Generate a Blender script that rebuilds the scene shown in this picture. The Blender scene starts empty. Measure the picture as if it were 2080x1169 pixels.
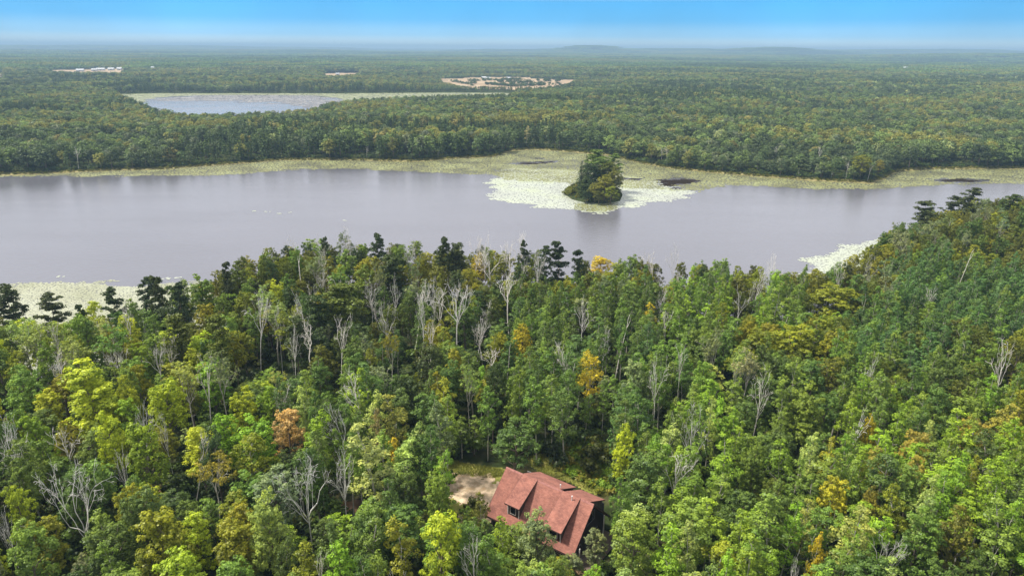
import bpy, math, random
import numpy as np
from mathutils import Matrix, Vector

sc = bpy.context.scene
COL = sc.collection

# ----------------------------------------------------------------------------
# camera, world, sun, exposure
# ----------------------------------------------------------------------------
CAMH = 80.0
W, HPX = 2080.0, 1169.0
F = 1387.0
TILT = math.atan((584.5 - 97.5) / F)
ROLL = 0.0067

fwd = np.array([0, math.cos(TILT), -math.sin(TILT)])
r0 = np.array([1.0, 0, 0])
u0 = np.cross(r0, fwd)
right = r0 * math.cos(ROLL) + u0 * math.sin(ROLL)
up = -r0 * math.sin(ROLL) + u0 * math.cos(ROLL)
CAM = np.array([0, 0, CAMH])

cam_d = bpy.data.cameras.new("camera")
cam = bpy.data.objects.new("camera", cam_d)
COL.objects.link(cam)
m = Matrix(((right[0], up[0], -fwd[0], 0), (right[1], up[1], -fwd[1], 0),
            (right[2], up[2], -fwd[2], CAMH), (0, 0, 0, 1)))
cam.matrix_world = m
cam_d.sensor_width = 36
cam_d.lens = 36 * F / W
cam_d.clip_start = 1
cam_d.clip_end = 60000
sc.camera = cam

SUN_AZ = math.radians(282)      # compass-like angle of the sun, from +Y clockwise
SUN_EL = math.radians(58)
sun_dir = Vector((math.sin(SUN_AZ) * math.cos(SUN_EL), math.cos(SUN_AZ) * math.cos(SUN_EL), math.sin(SUN_EL)))
sl = bpy.data.lights.new("sun", 'SUN')
sl.energy = 4.3
sl.angle = math.radians(8)
sl.color = (1.0, 0.95, 0.86)
so = bpy.data.objects.new("sun", sl)
COL.objects.link(so)
so.rotation_euler = sun_dir.to_track_quat('Z', 'Y').to_euler()
so.location = (0, 0, 400)

world = bpy.data.worlds.new("World")
sc.world = world
world.use_nodes = True
wn, wl = world.node_tree.nodes, world.node_tree.links
wn.clear()
wo = wn.new('ShaderNodeOutputWorld')
bg = wn.new('ShaderNodeBackground')
bg.inputs['Strength'].default_value = 0.1
wl.new(bg.outputs[0], wo.inputs[0])
sky = wn.new('ShaderNodeTexSky')
sky.sky_type = 'NISHITA'
sky.sun_disc = False
sky.sun_elevation = SUN_EL
sky.sun_rotation = SUN_AZ
tc = wn.new('ShaderNodeTexCoord')
sep = wn.new('ShaderNodeSeparateXYZ')
wl.new(tc.outputs['Generated'], sep.inputs[0])
ramp = wn.new('ShaderNodeValToRGB')      # blue strip over the horizon, thin even cloud above it
ramp.color_ramp.interpolation = 'EASE'
els = ramp.color_ramp.elements
K = 1.0
stops = [(0.0, (0.74, 0.88, 0.95)), (0.006, (0.58, 0.82, 0.96)), (0.018, (0.27, 0.64, 0.98)), (0.038, (0.08, 0.50, 0.97)),
         (0.059, (0.06, 0.48, 0.98)), (0.071, (0.70, 0.79, 0.92)), (0.15, (0.92, 0.92, 0.99)), (1.0, (0.96, 0.955, 0.985))]
els[0].position, els[0].color = stops[0][0], (*stops[0][1], 1)
els[1].position, els[1].color = stops[-1][0], (*stops[-1][1], 1)
for p, c in stops[1:-1]:
    e = els.new(p)
    e.color = (*c, 1)
wl.new(sep.outputs['Z'], ramp.inputs[0])
cn = wn.new('ShaderNodeTexNoise')
cn.inputs['Scale'].default_value = 4.0
cn.inputs['Detail'].default_value = 4
wl.new(tc.outputs['Generated'], cn.inputs['Vector'])
mr = wn.new('ShaderNodeMapRange')
mr.inputs['From Min'].default_value = 0.3
mr.inputs['From Max'].default_value = 0.7
mr.inputs['To Min'].default_value = 6.3
mr.inputs['To Max'].default_value = 8.5
wl.new(cn.outputs['Fac'], mr.inputs['Value'])
sc1 = wn.new('ShaderNodeVectorMath')
sc1.operation = 'SCALE'
wl.new(ramp.outputs[0], sc1.inputs[0])
wl.new(mr.outputs[0], sc1.inputs['Scale'])
mx = wn.new('ShaderNodeMix')
mx.data_type = 'RGBA'
mx.inputs['Factor'].default_value = 0.93
wl.new(sky.outputs[0], mx.inputs['A'])
wl.new(sc1.outputs[0], mx.inputs['B'])
wl.new(mx.outputs['Result'], bg.inputs['Color'])

sc.view_settings.view_transform = 'Standard'
sc.view_settings.look = 'None'
sc.view_settings.exposure = 0.6
sc.view_settings.gamma = 1.0
sc.view_settings.use_curve_mapping = False
sc.cycles.max_bounces = 5
sc.cycles.diffuse_bounces = 2
sc.cycles.glossy_bounces = 2
sc.cycles.transmission_bounces = 3
sc.cycles.volume_bounces = 1
sc.cycles.use_denoising = True
sc.cycles.caustics_reflective = False
sc.cycles.caustics_refractive = False

# ----------------------------------------------------------------------------
# pixel <-> place
# ----------------------------------------------------------------------------
def ray(px, py):
    d = fwd + right * ((px - W / 2) / F) + up * ((HPX / 2 - py) / F)
    return d / np.linalg.norm(d)

def at(px, py, z=0.0):
    d = ray(px, py)
    t = (z - CAMH) / d[2]
    return CAM + d * t

def proj(p):
    v = np.asarray(p, float) - CAM
    z = v @ fwd
    return W / 2 + (v @ right) / z * F, HPX / 2 - (v @ up) / z * F, z

rng = np.random.default_rng(11)

# smooth value noise, vectorised
_perm = np.random.default_rng(5).random((256, 256))
def vnoise(x, y):
    xi, yi = np.floor(x).astype(int), np.floor(y).astype(int)
    fx, fy = x - xi, y - yi
    fx, fy = fx * fx * (3 - 2 * fx), fy * fy * (3 - 2 * fy)
    a = _perm[xi % 256, yi % 256]; b = _perm[(xi + 1) % 256, yi % 256]
    c = _perm[xi % 256, (yi + 1) % 256]; d = _perm[(xi + 1) % 256, (yi + 1) % 256]
    return (a * (1 - fx) + b * fx) * (1 - fy) + (c * (1 - fx) + d * fx) * fy
def fbm(x, y, o=4):
    s, a, t = 0, 1, 0
    for i in range(o):
        s = s + a * vnoise(x * 2 ** i + 17.3 * i, y * 2 ** i + 9.1 * i); t += a; a *= 0.5
    return s / t

# ---- shorelines
can = [(-300, 655), (0, 640), (120, 632), (250, 622), (350, 598), (420, 560), (480, 528), (540, 506), (650, 492), (760, 492), (880, 498), (1000, 500),
       (1120, 508), (1200, 520), (1400, 527), (1560, 536), (1690, 540), (1745, 512), (1790, 480), (1850, 440), (1920, 412), (2000, 402),
       (2080, 398), (2300, 385)]
near_sh = np.array([at(x, y, 20.0)[:2] for x, y in can]) + np.array([0, 4.0])
near_sh = near_sh[np.argsort(near_sh[:, 0])]
far_px = [(-200, 356), (0, 355), (101, 352), (202, 347), (337, 343), (471, 333), (572, 325), (700, 325), (835, 328), (936, 321), (1003, 318), (1037, 306),
          (1080, 303), (1171, 309), (1239, 316), (1306, 332), (1373, 343), (1515, 356), (1649, 366), (1767, 371), (1794, 362),
          (1818, 348), (1885, 343), (2080, 342), (2400, 340)]
far_sh = np.array([at(x, y)[:2] for x, y in far_px])
far_sh = far_sh[np.argsort(far_sh[:, 0])]
def ysn(x): return np.interp(x, near_sh[:, 0], near_sh[:, 1])
def ysf(x): return np.interp(x, far_sh[:, 0], far_sh[:, 1])

def inpoly(x, y, P):
    x = np.asarray(x, float); y = np.asarray(y, float)
    inside = np.zeros(np.broadcast(x, y).shape, bool)
    n = len(P)
    for i in range(n):
        x1, y1 = P[i]; x2, y2 = P[(i + 1) % n]
        if y1 == y2: continue
        c = ((y1 > y) != (y2 > y)) & (x < (x2 - x1) * (y - y1) / (y2 - y1) + x1)
        inside ^= c
    return inside
def pdist(x, y, P, closed=True):
    x = np.asarray(x, float); y = np.asarray(y, float)
    best = np.full(np.broadcast(x, y).shape, 1e9)
    n = len(P)
    for i in range(n if closed else n - 1):
        ax, ay = P[i]; bx_, by_ = P[(i + 1) % n]
        dx, dy = bx_ - ax, by_ - ay
        L = dx * dx + dy * dy + 1e-9
        t = np.clip(((x - ax) * dx + (y - ay) * dy) / L, 0, 1)
        best = np.minimum(best, np.hypot(x - ax - t * dx, y - ay - t * dy))
    return best
def sdist(x, y, P):
    d = pdist(x, y, P)
    return np.where(inpoly(x, y, P), -d, d)

def wp(pts, z=0.0): return np.array([at(a, b, z)[:2] for a, b in pts])
LAKE2 = wp([(236, 191), (330, 189.5), (700, 190), (850, 188.5), (1030, 187.5), (1060, 191), (1030, 204), (870, 208), (720, 212), (655, 226), (620, 240), (480, 247),
            (400, 247), (330, 238), (300, 222), (262, 208)])
FIELD = wp([(893, 163), (1000, 157.5), (1080, 160), (1168, 165), (1155, 176), (1105, 183.5), (1040, 184), (940, 182), (900, 172)])
FIELD2 = wp([(112, 145), (250, 141.5), (258, 147), (240, 157), (150, 158), (110, 156)])
FIELD3 = wp([(662, 152), (728, 149.5), (732, 158), (690, 165), (662, 164)])
FIELD4 = wp([(-60, 150), (4, 148), (8, 172), (-60, 176)])
ISL = wp([(1149, 384), (1160, 377), (1190, 372), (1225, 374), (1256, 384), (1262, 396), (1256, 409), (1225, 413), (1190, 411), (1165, 405), (1150, 395)])

HC = at(1118, 1000, 9.0)[:2]      # near the house

def terr(x, y):
    x = np.asarray(x, float); y = np.asarray(y, float)
    s = ysn(x) - y
    land = 0.6 + 3.4 * (1 - np.exp(-np.clip(s, 0, 500) / 5)) + 4.8 * (1 - np.exp(-np.clip(s, 0, 500) / 60)) + 1.6 * (fbm(x / 40, y / 40, 3) - 0.5) * np.clip(s / 20, 0, 1)
    dh = np.hypot(x - HC[0], y - HC[1])
    k = np.clip((34 - dh) / 16, 0, 1)
    land = land * (1 - k) + 8.5 * k
    near = np.where(s > 0, land, np.maximum(0.6 + s * 0.35, -2.5))
    t = y - ysf(x)
    d = np.hypot(x, y)
    roll = (fbm(x / 420 + 7, y / 420, 3) - 0.45)
    far_amp = np.clip((d - 700) / 900, 0, 1) * 3 + np.clip((d - 2600) / 4000, 0, 1) * 55
    roll2 = fbm(x / 1900 + 3, y / 1300 + 5, 3) - 0.42
    fh = 0.5 + 3.5 * (1 - np.exp(-np.clip(t, 0, 1e5) / 90)) + np.clip((d - 700) / 900, 0, 1) * 5 * roll + np.clip((d - 2500) / 6000, 0, 1) * 70 * roll2
    # low wooded hills on the skyline
    for hx, hy, hr, hh in HILLS:
        fh = fh + hh * np.exp(-(((x - hx) / hr) ** 2 + ((y - hy) / (hr * .8)) ** 2))
    for P in (LAKE2,):
        sd = sdist(x, y, P)
        fh = np.where(sd < 250, np.minimum(fh, 0.35 + np.maximum(sd, 0) * 0.03 + np.minimum(sd, 0) * 0.1), fh)
    for P in (FIELD,):
        sd = sdist(x, y, P)
        w = np.clip(1 - sd / 150, 0, 1)
        fh = fh * (1 - w) + 1.5 * w
    for P in (FIELD2, FIELD3, FIELD4):
        sd = sdist(x, y, P)
        w = np.clip(1 - sd / 300, 0, 1)
        fh = fh * (1 - w) + 3.0 * w
    far = np.where(t > 0, fh, np.maximum(0.5 + t * 0.3, -2.5))
    si = sdist(x, y, ISL)
    isl = np.clip(0.25 - si * 0.25, -2.5, 1.6)
    mid = np.maximum(isl, -2.5)
    return np.where(s > -9, near, np.where(t > -10, np.maximum(far, mid), mid))

def ray_far(px, dist):
    d = ray(px, 97); return d[0] * dist / math.hypot(d[0], d[1]), d[1] * dist / math.hypot(d[0], d[1])
HILLS = []
for px, dist, r, hh in ((1205, 9000, 520, 85), (1150, 11000, 1500, 45), (1580, 9500, 700, 70), (1450, 10500, 1400, 55), (1800, 13000, 2200, 80),
                        (1980, 12000, 1500, 40), (300, 15000, 3500, 60), (620, 9000, 700, 12), (2050, 7000, 900, 30)):
    hx, hy = ray_far(px, dist)
    HILLS.append((hx, hy, r, hh))

# ----------------------------------------------------------------------------
# small helpers for objects, meshes, materials
# ----------------------------------------------------------------------------
def props(o, label=None, cat=None, group=None, kind=None):
    if label: o["label"] = label
    if cat: o["category"] = cat
    if group: o["group"] = group
    if kind: o["kind"] = kind
    return o

def link(o, parent=None):
    COL.objects.link(o)
    if parent is not None: o.parent = parent
    return o

def mesh_np(name, V, Fc, mats=(), midx=None, smooth=False, col=None):
    """V (n,3), Fc (m,k) all faces of k corners, or list of such arrays"""
    me = bpy.data.meshes.new(name)
    V = np.asarray(V, np.float32)
    Fl = Fc if isinstance(Fc, list) else [Fc]
    Fl = [np.asarray(f, np.int32) for f in Fl if len(f)]
    me.vertices.add(len(V)); me.vertices.foreach_set('co', V.ravel())
    nl = sum(f.size for f in Fl); nf = sum(len(f) for f in Fl)
    me.loops.add(nl); me.loops.foreach_set('vertex_index', np.concatenate([f.ravel() for f in Fl]))
    sizes = np.concatenate([np.full(len(f), f.shape[1], np.int32) for f in Fl])
    me.polygons.add(nf)
    me.polygons.foreach_set('loop_start', (np.cumsum(sizes) - sizes).astype(np.int32))
    for mt in mats: me.materials.append(mt)
    if midx is not None: me.polygons.foreach_set('material_index', np.asarray(midx, np.int32))
    me.polygons.foreach_set('use_smooth', np.full(nf, smooth, bool))
    if col is not None:
        a = me.attributes.new('v', 'FLOAT', 'FACE'); a.data.foreach_set('value', np.asarray(col, np.float32))
    me.update(calc_edges=True)
    me.validate()
    return me

def obj(name, me, parent=None):
    return link(bpy.data.objects.new(name, me), parent)

class MB:
    """collects convex pieces into one mesh"""
    def __init__(s): s.v = []; s.f = []
    def add(s, vs, fs):
        b = len(s.v); s.v += [tuple(v) for v in vs]; s.f += [tuple(b + i for i in f) for f in fs]
    def box(s, x0, x1, y0, y1, z0, z1):
        s.add([(x0, y0, z0), (x1, y0, z0), (x1, y1, z0), (x0, y1, z0), (x0, y0, z1), (x1, y0, z1), (x1, y1, z1), (x0, y1, z1)],
              [(0, 3, 2, 1), (4, 5, 6, 7), (0, 1, 5, 4), (1, 2, 6, 5), (2, 3, 7, 6), (3, 0, 4, 7)])
    def slab(s, q, t):
        """q four corners of the top face (ccw from above), t thickness downward along normal"""
        q = [Vector(p) for p in q]
        n = (q[1] - q[0]).cross(q[2] - q[0]).normalized()
        lo = [p - n * t for p in q]
        s.add(q + lo, [(0, 1, 2, 3), (7, 6, 5, 4), (0, 4, 5, 1), (1, 5, 6, 2), (2, 6, 7, 3), (3, 7, 4, 0)])
    def prism(s, pts, axis, a, b):
        """pts 2D polygon, extruded along axis ('x': pts are (y,z)) from a to b"""
        n = len(pts)
        mk = (lambda p, t: (t, p[0], p[1])) if axis == 'x' else (lambda p, t: (p[0], t, p[1]))
        vs = [mk(p, a) for p in pts] + [mk(p, b) for p in pts]
        fs = [tuple(range(n)), tuple(range(2 * n - 1, n - 1, -1))] + [(i, i + n, (i + 1) % n + n, (i + 1) % n) for i in range(n)]
        s.add(vs, fs)
    def tube(s, p, q, r, n=10, r2=None):
        p, q = Vector(p), Vector(q); d = (q - p).normalized()
        a = d.orthogonal().normalized(); b = d.cross(a); r2 = r if r2 is None else r2
        vs = [p + (a * math.cos(k * 2 * math.pi / n) + b * math.sin(k * 2 * math.pi / n)) * r for k in range(n)] + \
             [q + (a * math.cos(k * 2 * math.pi / n) + b * math.sin(k * 2 * math.pi / n)) * r2 for k in range(n)]
        s.add(vs, [tuple(range(n - 1, -1, -1)), tuple(range(n, 2 * n))] + [(k, (k + 1) % n, (k + 1) % n + n, k + n) for k in range(n)])
    def build(s, name, mat, parent=None):
        me = bpy.data.meshes.new(name)
        me.from_pydata(s.v, [], s.f); me.materials.append(mat)
        import bmesh
        bm = bmesh.new(); bm.from_mesh(me); bmesh.ops.recalc_face_normals(bm, faces=bm.faces); bm.to_mesh(me); bm.free()
        return obj(name, me, parent)

def newmat(name):
    mt = bpy.data.materials.new(name); mt.use_nodes = True
    n = mt.node_tree.nodes; n.clear()
    out = n.new('ShaderNodeOutputMaterial')
    return mt, n, mt.node_tree.links, out

def noise_mat(name, c1, c2, scale=1.0, rough=0.85, detail=5, bump=0.3, bscale=None, coords='Object', c3=None, spec=0.2, stretch=None, lo=0.35, hi=0.65):
    mt, n, l, out = newmat(name)
    p = n.new('ShaderNodeBsdfPrincipled'); l.new(p.outputs[0], out.inputs[0])
    p.inputs['Roughness'].default_value = rough
    p.inputs['Specular IOR Level'].default_value = spec
    t = n.new('ShaderNodeTexCoord')
    src = n.new('ShaderNodeNewGeometry').outputs['Position'] if coords == 'World' else t.outputs[coords]
    if stretch:
        mp = n.new('ShaderNodeMapping'); mp.inputs['Scale'].default_value = stretch
        l.new(src, mp.inputs[0]); src = mp.outputs[0]
    nz = n.new('ShaderNodeTexNoise'); nz.inputs['Scale'].default_value = scale; nz.inputs['Detail'].default_value = detail
    nz.inputs['Roughness'].default_value = 0.65
    l.new(src, nz.inputs['Vector'])
    rp = n.new('ShaderNodeValToRGB'); e = rp.color_ramp.elements
    e[0].position, e[0].color = lo, (*c1, 1); e[1].position, e[1].color = hi, (*c2, 1)
    if c3: k = e.new((lo + hi) / 2); k.color = (*c3, 1)
    l.new(nz.outputs['Fac'], rp.inputs[0]); l.new(rp.outputs[0], p.inputs['Base Color'])
    if bump:
        b = n.new('ShaderNodeBump'); b.inputs['Strength'].default_value = bump; b.inputs['Distance'].default_value = 0.05
        nb = n.new('ShaderNodeTexNoise'); nb.inputs['Scale'].default_value = bscale or scale * 6; nb.inputs['Detail'].default_value = 4
        l.new(src, nb.inputs['Vector']); l.new(nb.outputs['Fac'], b.inputs['Height']); l.new(b.outputs[0], p.inputs['Normal'])
    return mt

# foliage: colour comes from the object (things) or from the instance (woods), varied per spray of leaves
def leaf_mat(name, hv=0.5, trans=0.24):
    mt, n, l, out = newmat(name)
    oi = n.new('ShaderNodeObjectInfo')
    ai = n.new('ShaderNodeAttribute'); ai.attribute_type = 'INSTANCER'; ai.attribute_name = 'tint'
    ad = n.new('ShaderNodeMix'); ad.data_type = 'RGBA'; ad.blend_type = 'ADD'; ad.inputs['Factor'].default_value = 1
    l.new(oi.outputs['Color'], ad.inputs['A']); l.new(ai.outputs['Color'], ad.inputs['B'])
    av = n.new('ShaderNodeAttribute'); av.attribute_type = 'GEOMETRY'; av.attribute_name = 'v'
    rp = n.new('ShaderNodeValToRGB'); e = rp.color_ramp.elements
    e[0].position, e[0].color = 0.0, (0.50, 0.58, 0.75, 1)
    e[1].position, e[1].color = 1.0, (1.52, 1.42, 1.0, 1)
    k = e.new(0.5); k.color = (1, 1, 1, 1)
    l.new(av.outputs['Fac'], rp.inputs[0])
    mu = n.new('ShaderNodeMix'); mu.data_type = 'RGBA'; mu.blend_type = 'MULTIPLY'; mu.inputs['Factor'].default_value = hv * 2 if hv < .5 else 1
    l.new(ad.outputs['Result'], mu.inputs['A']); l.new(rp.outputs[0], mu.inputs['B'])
    d = n.new('ShaderNodeBsdfDiffuse'); t = n.new('ShaderNodeBsdfTranslucent')
    g = n.new('ShaderNodeBsdfGlossy'); g.inputs['Roughness'].default_value = 0.45; g.inputs['Color'].default_value = (0.8, 0.85, 0.8, 1)
    l.new(mu.outputs['Result'], d.inputs[0]); l.new(mu.outputs['Result'], t.inputs[0])
    m1 = n.new('ShaderNodeMixShader'); m1.inputs[0].default_value = trans
    l.new(d.outputs[0], m1.inputs[1]); l.new(t.outputs[0], m1.inputs[2])
    m2 = n.new('ShaderNodeMixShader'); m2.inputs[0].default_value = 0.02
    l.new(m1.outputs[0], m2.inputs[1]); l.new(g.outputs[0], m2.inputs[2])
    l.new(m2.outputs[0], out.inputs[0])
    return mt

M = {}
M['leaf'] = leaf_mat('leaves')
M['needle'] = leaf_mat('needles', trans=0.12)
M['bark'] = noise_mat('brown_bark', (0.10, 0.075, 0.055), (0.24, 0.20, 0.16), 2.0, 0.95, stretch=(1, 1, .3))
M['pale_bark'] = noise_mat('pale_aspen_bark', (0.28, 0.25, 0.21), (0.60, 0.57, 0.48), 1.2, 0.9, stretch=(1, 1, .5))
M['dead_bark'] = noise_mat('weathered_bare_wood', (0.66, 0.60, 0.53), (0.86, 0.82, 0.75), 0.9, 0.9, bump=0)
M['white_bark'] = noise_mat('bleached_bare_wood', (0.64, 0.61, 0.56), (0.85, 0.82, 0.77), 0.9, 0.9, bump=0)

# ----------------------------------------------------------------------------
# setting: ground, water, haze
# ----------------------------------------------------------------------------
def ground():
    rows = np.concatenate([np.arange(-140, 30, 6), np.arange(30, 330, 2.0), np.arange(330, 620, 3.0), 620 * 1.018 ** np.arange(0, 222)])
    u = np.linspace(-1.15, 1.15, 261)
    Y, U = np.meshgrid(rows, u, indexing='ij')
    X = U * (np.maximum(Y, 0) + 190)
    Z = terr(X, Y)
    n, mm = Y.shape
    V = np.stack([X, Y, Z], -1).reshape(-1, 3)
    i = np.arange(n * mm).reshape(n, mm)
    Fq = np.stack([i[:-1, :-1], i[:-1, 1:], i[1:, 1:], i[1:, :-1]], -1).reshape(-1, 4)
    mt, nn, l, out = newmat('forest_floor')
    p = nn.new('ShaderNodeBsdfPrincipled'); l.new(p.outputs[0], out.inputs[0])
    p.inputs['Roughness'].default_value = 1; p.inputs['Specular IOR Level'].default_value = 0.0
    g = nn.new('ShaderNodeNewGeometry')
    a = nn.new('ShaderNodeTexNoise'); a.inputs['Scale'].default_value = 0.3; a.inputs['Detail'].default_value = 8
    l.new(g.outputs['Position'], a.inputs['Vector'])
    r = nn.new('ShaderNodeValToRGB'); e = r.color_ramp.elements
    e[0].position, e[0].color = 0.35, (0.018, 0.022, 0.010, 1); e[1].position, e[1].color = 0.68, (0.075, 0.07, 0.032, 1)
    k = e.new(0.5); k.color = (0.035, 0.05, 0.016, 1)
    l.new(a.outputs['Fac'], r.inputs[0]); l.new(r.outputs[0], p.inputs['Base Color'])
    o = obj('ground', mesh_np('ground', V, Fq, (mt,), smooth=True)); props(o, kind='structure')
ground()

def water():
    mt, n, l, out = newmat('lake_water')
    p = n.new('ShaderNodeBsdfPrincipled'); l.new(p.outputs[0], out.inputs[0])
    p.inputs['Base Color'].default_value = (0.12, 0.118, 0.135, 1)
    p.inputs['Roughness'].default_value = 0.12
    p.inputs['IOR'].default_value = 1.7
    g = n.new('ShaderNodeNewGeometry')
    mp = n.new('ShaderNodeMapping'); mp.inputs['Scale'].default_value = (0.35, 1.0, 1); l.new(g.outputs['Position'], mp.inputs[0])
    a = n.new('ShaderNodeTexNoise'); a.inputs['Scale'].default_value = 0.9; a.inputs['Detail'].default_value = 5; a.inputs['Roughness'].default_value = 0.6
    l.new(mp.outputs[0], a.inputs['Vector'])
    b = n.new('ShaderNodeBump'); b.inputs['Strength'].default_value = 0.3; b.inputs['Distance'].default_value = 0.3
    l.new(a.outputs['Fac'], b.inputs['Height'])
    c = n.new('ShaderNodeTexNoise'); c.inputs['Scale'].default_value = 0.03; c.inputs['Detail'].default_value = 5
    l.new(mp.outputs[0], c.inputs['Vector'])
    m2 = n.new('ShaderNodeMapRange'); m2.inputs['From Min'].default_value = .35; m2.inputs['From Max'].default_value = .65
    m2.inputs['To Min'].default_value = 0.06; m2.inputs['To Max'].default_value = 0.20
    l.new(c.outputs['Fac'], m2.inputs['Value']); l.new(m2.outputs[0], p.inputs['Roughness'])
    l.new(b.outputs[0], p.inputs['Normal'])
    V = [(-900, 120, 0), (900, 120, 0), (1500, 1900, 0), (-1500, 1900, 0)]
    o = obj('water', mesh_np('water', V, np.array([[0, 1, 2, 3]]), (mt,))); props(o, kind='structure')
water()

def haze():
    b = MB(); b.box(-26000, 26000, -400, 33000, -6, 84 + 60)
    mt, n, l, out = newmat('haze_air')
    v = n.new('ShaderNodeVolumePrincipled')
    v.inputs['Color'].default_value = (0.33, 0.50, 0.70, 1)
    v.inputs['Density'].default_value = 0.00015
    l.new(v.outputs[0], out.inputs['Volume'])
    o = b.build('haze', mt); props(o, kind='stuff')
haze()

# ----------------------------------------------------------------------------
# lily pads
# ----------------------------------------------------------------------------
def pads_mat(name, cols, holes, rough=0.6, scale=0.55, vary=0.35):
    mt, n, l, out = newmat(name)
    p = n.new('ShaderNodeBsdfPrincipled')
    g = n.new('ShaderNodeNewGeometry')
    nz = n.new('ShaderNodeTexNoise'); nz.inputs['Scale'].default_value = 0.05; nz.inputs['Detail'].default_value = 6
    l.new(g.outputs['Position'], nz.inputs['Vector'])
    rp = n.new('ShaderNodeValToRGB'); e = rp.color_ramp.elements
    e[0].position, e[0].color = 0.36, (*cols[0], 1); e[1].position, e[1].color = 0.64, (*cols[2], 1)
    k = e.new(0.5); k.color = (*cols[1], 1)
    l.new(nz.outputs['Fac'], rp.inputs[0])
    vz = n.new('ShaderNodeTexVoronoi'); vz.inputs['Scale'].default_value = scale * 2.2
    l.new(g.outputs['Position'], vz.inputs['Vector'])
    mu = n.new('ShaderNodeMix'); mu.data_type = 'RGBA'; mu.blend_type = 'MULTIPLY'; mu.inputs['Factor'].default_value = vary
    sx_ = n.new('ShaderNodeSeparateColor'); l.new(vz.outputs['Color'], sx_.inputs[0])
    l.new(rp.outputs[0], mu.inputs['A']); l.new(sx_.outputs[0], mu.inputs['B'])
    l.new(mu.outputs['Result'], p.inputs['Base Color'])
    p.inputs['Roughness'].default_value = rough
    p.inputs['Specular IOR Level'].default_value = 0.5
    l.new(p.outputs[0], out.inputs[0])
    return mt

def pad_field(name, P, z, mat, label, cell=1.3, holes=(), edge=6.0, dens=0.97, size=(0.75, 1.3), seed=3, noise_s=6.0, fade=4.0):
    """thousands of floating leaves as small flat six-cornered discs, dense inside, ragged at the rim"""
    r = np.random.default_rng(seed)
    x0, y0 = P.min(0) - 5; x1, y1 = P.max(0) + 5
    gx, gy = np.meshgrid(np.arange(x0, x1, cell), np.arange(y0, y1, cell))
    gx = gx + r.uniform(-.5, .5, gx.shape) * cell; gy = gy + r.uniform(-.5, .5, gy.shape) * cell
    gx, gy = gx.ravel(), gy.ravel()
    sd = -sdist(gx, gy, P)
    nz = fbm(gx / noise_s, gy / noise_s * 1.6, 3)
    lim = (nz - 0.5) * edge * 2.2
    keep = (sd > lim) & (r.random(len(gx)) < dens * np.clip((sd - lim) / (fade + .01) + .25, 0, 1))
    for H_, thr in holes:
        sh = sdist(gx, gy, H_)
        keep &= ~(sh + (fbm(gx / 3, gy / 2, 2) - .5) * thr < 0)
    gx, gy = gx[keep], gy[keep]
    n = len(gx)
    if n < 3: return 0
    k = 6
    ang = np.arange(k) * 2 * np.pi / k
    s = r.uniform(size[0], size[1], n) * cell * 0.62
    a = r.uniform(0, 6.28, n)
    rr = s[:, None] * r.uniform(.75, 1.15, (n, k))
    X = gx[:, None] + np.cos(ang + a[:, None]) * rr
    Y = gy[:, None] + np.sin(ang + a[:, None]) * rr
    Z = z + r.uniform(0, 0.04, n)[:, None] + np.zeros((1, k))
    V = np.stack([X, Y, Z], -1).reshape(-1, 3)
    Fc = np.arange(n * k).reshape(n, k)
    o = obj(name, mesh_np(name, V, Fc, (mat,)))
    props(o, label, 'water lilies', kind='stuff')
    return n

lily = pads_mat('lily_leaves', [(0.14, 0.145, 0.050), (0.235, 0.24, 0.080), (0.29, 0.31, 0.12)], 0, vary=.4)
lily_pale = pads_mat('pale_floating_leaves', [(0.36, 0.38, 0.31), (0.41, 0.44, 0.345), (0.42, 0.46, 0.31)], 0, rough=0.3, vary=.06)

outer = [(a, b - 3) for a, b in far_px]
inner_l = [(2400, 372), (2080, 373), (2019, 373), (1885, 377), (1784, 385), (1666, 385), (1582, 381), (1498, 377), (1450, 381), (1420, 390), (1300, 384), (1240, 378), (1150, 372),
           (1020, 366), (1000, 355), (902, 352), (801, 347), (700, 343), (606, 344), (522, 351), (437, 357), (370, 357), (236, 358), (0, 359), (-200, 360)]
PAD1 = wp(outer + inner_l)
H1 = wp([(1022, 333), (1060, 329), (1100, 328), (1134, 326), (1136, 329), (1110, 332), (1070, 335)])
H2 = wp([(1334, 365), (1380, 361), (1410, 364), (1432, 368), (1400, 373), (1370, 377), (1400, 383), (1365, 385), (1340, 376)])
H3 = wp([(1885, 364), (1950, 362), (2018, 366), (2000, 371), (1930, 371)])
H4 = wp([(1258, 361), (1310, 362), (1300, 366), (1262, 365)])
H5 = wp([(1086, 321), (1106, 320), (1106, 323), (1088, 323)])
H6 = wp([(1240, 340), (1262, 340), (1262, 348), (1245, 348)])
pad_field('lily_pads', PAD1, 0.05, lily, 'band of yellow-green lily pads floating along the far lake shore', cell=1.15,
          holes=[(H1, 3), (H2, 10), (H3, 10), (H4, 3), (H5, 2), (H6, 2)], edge=5, dens=0.93)
PAD2 = wp([(1000, 368), (1010, 352), (1040, 340), (1150, 345), (1250, 350), (1330, 372), (1418, 389), (1385, 404), (1311, 417), (1258, 424), (1215, 430), (1159, 427), (1094, 421), (1029, 412),
           (988, 394), (996, 382)])
pad_field('pale_lily_pads', PAD2, 0.02, lily_pale, 'pale silvery floating leaves spread round the small wooded island', cell=1.1,
          holes=[(H4, 2)], edge=8, dens=0.99, seed=4, noise_s=11, size=(0.95, 1.5))
PAD3 = wp([(-200, 583), (20, 577), (120, 571), (220, 569), (240, 578), (290, 582), (340, 573), (420, 572), (520, 580), (560, 640), (520, 700), (300, 745), (0, 770), (-200, 770)])
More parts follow.
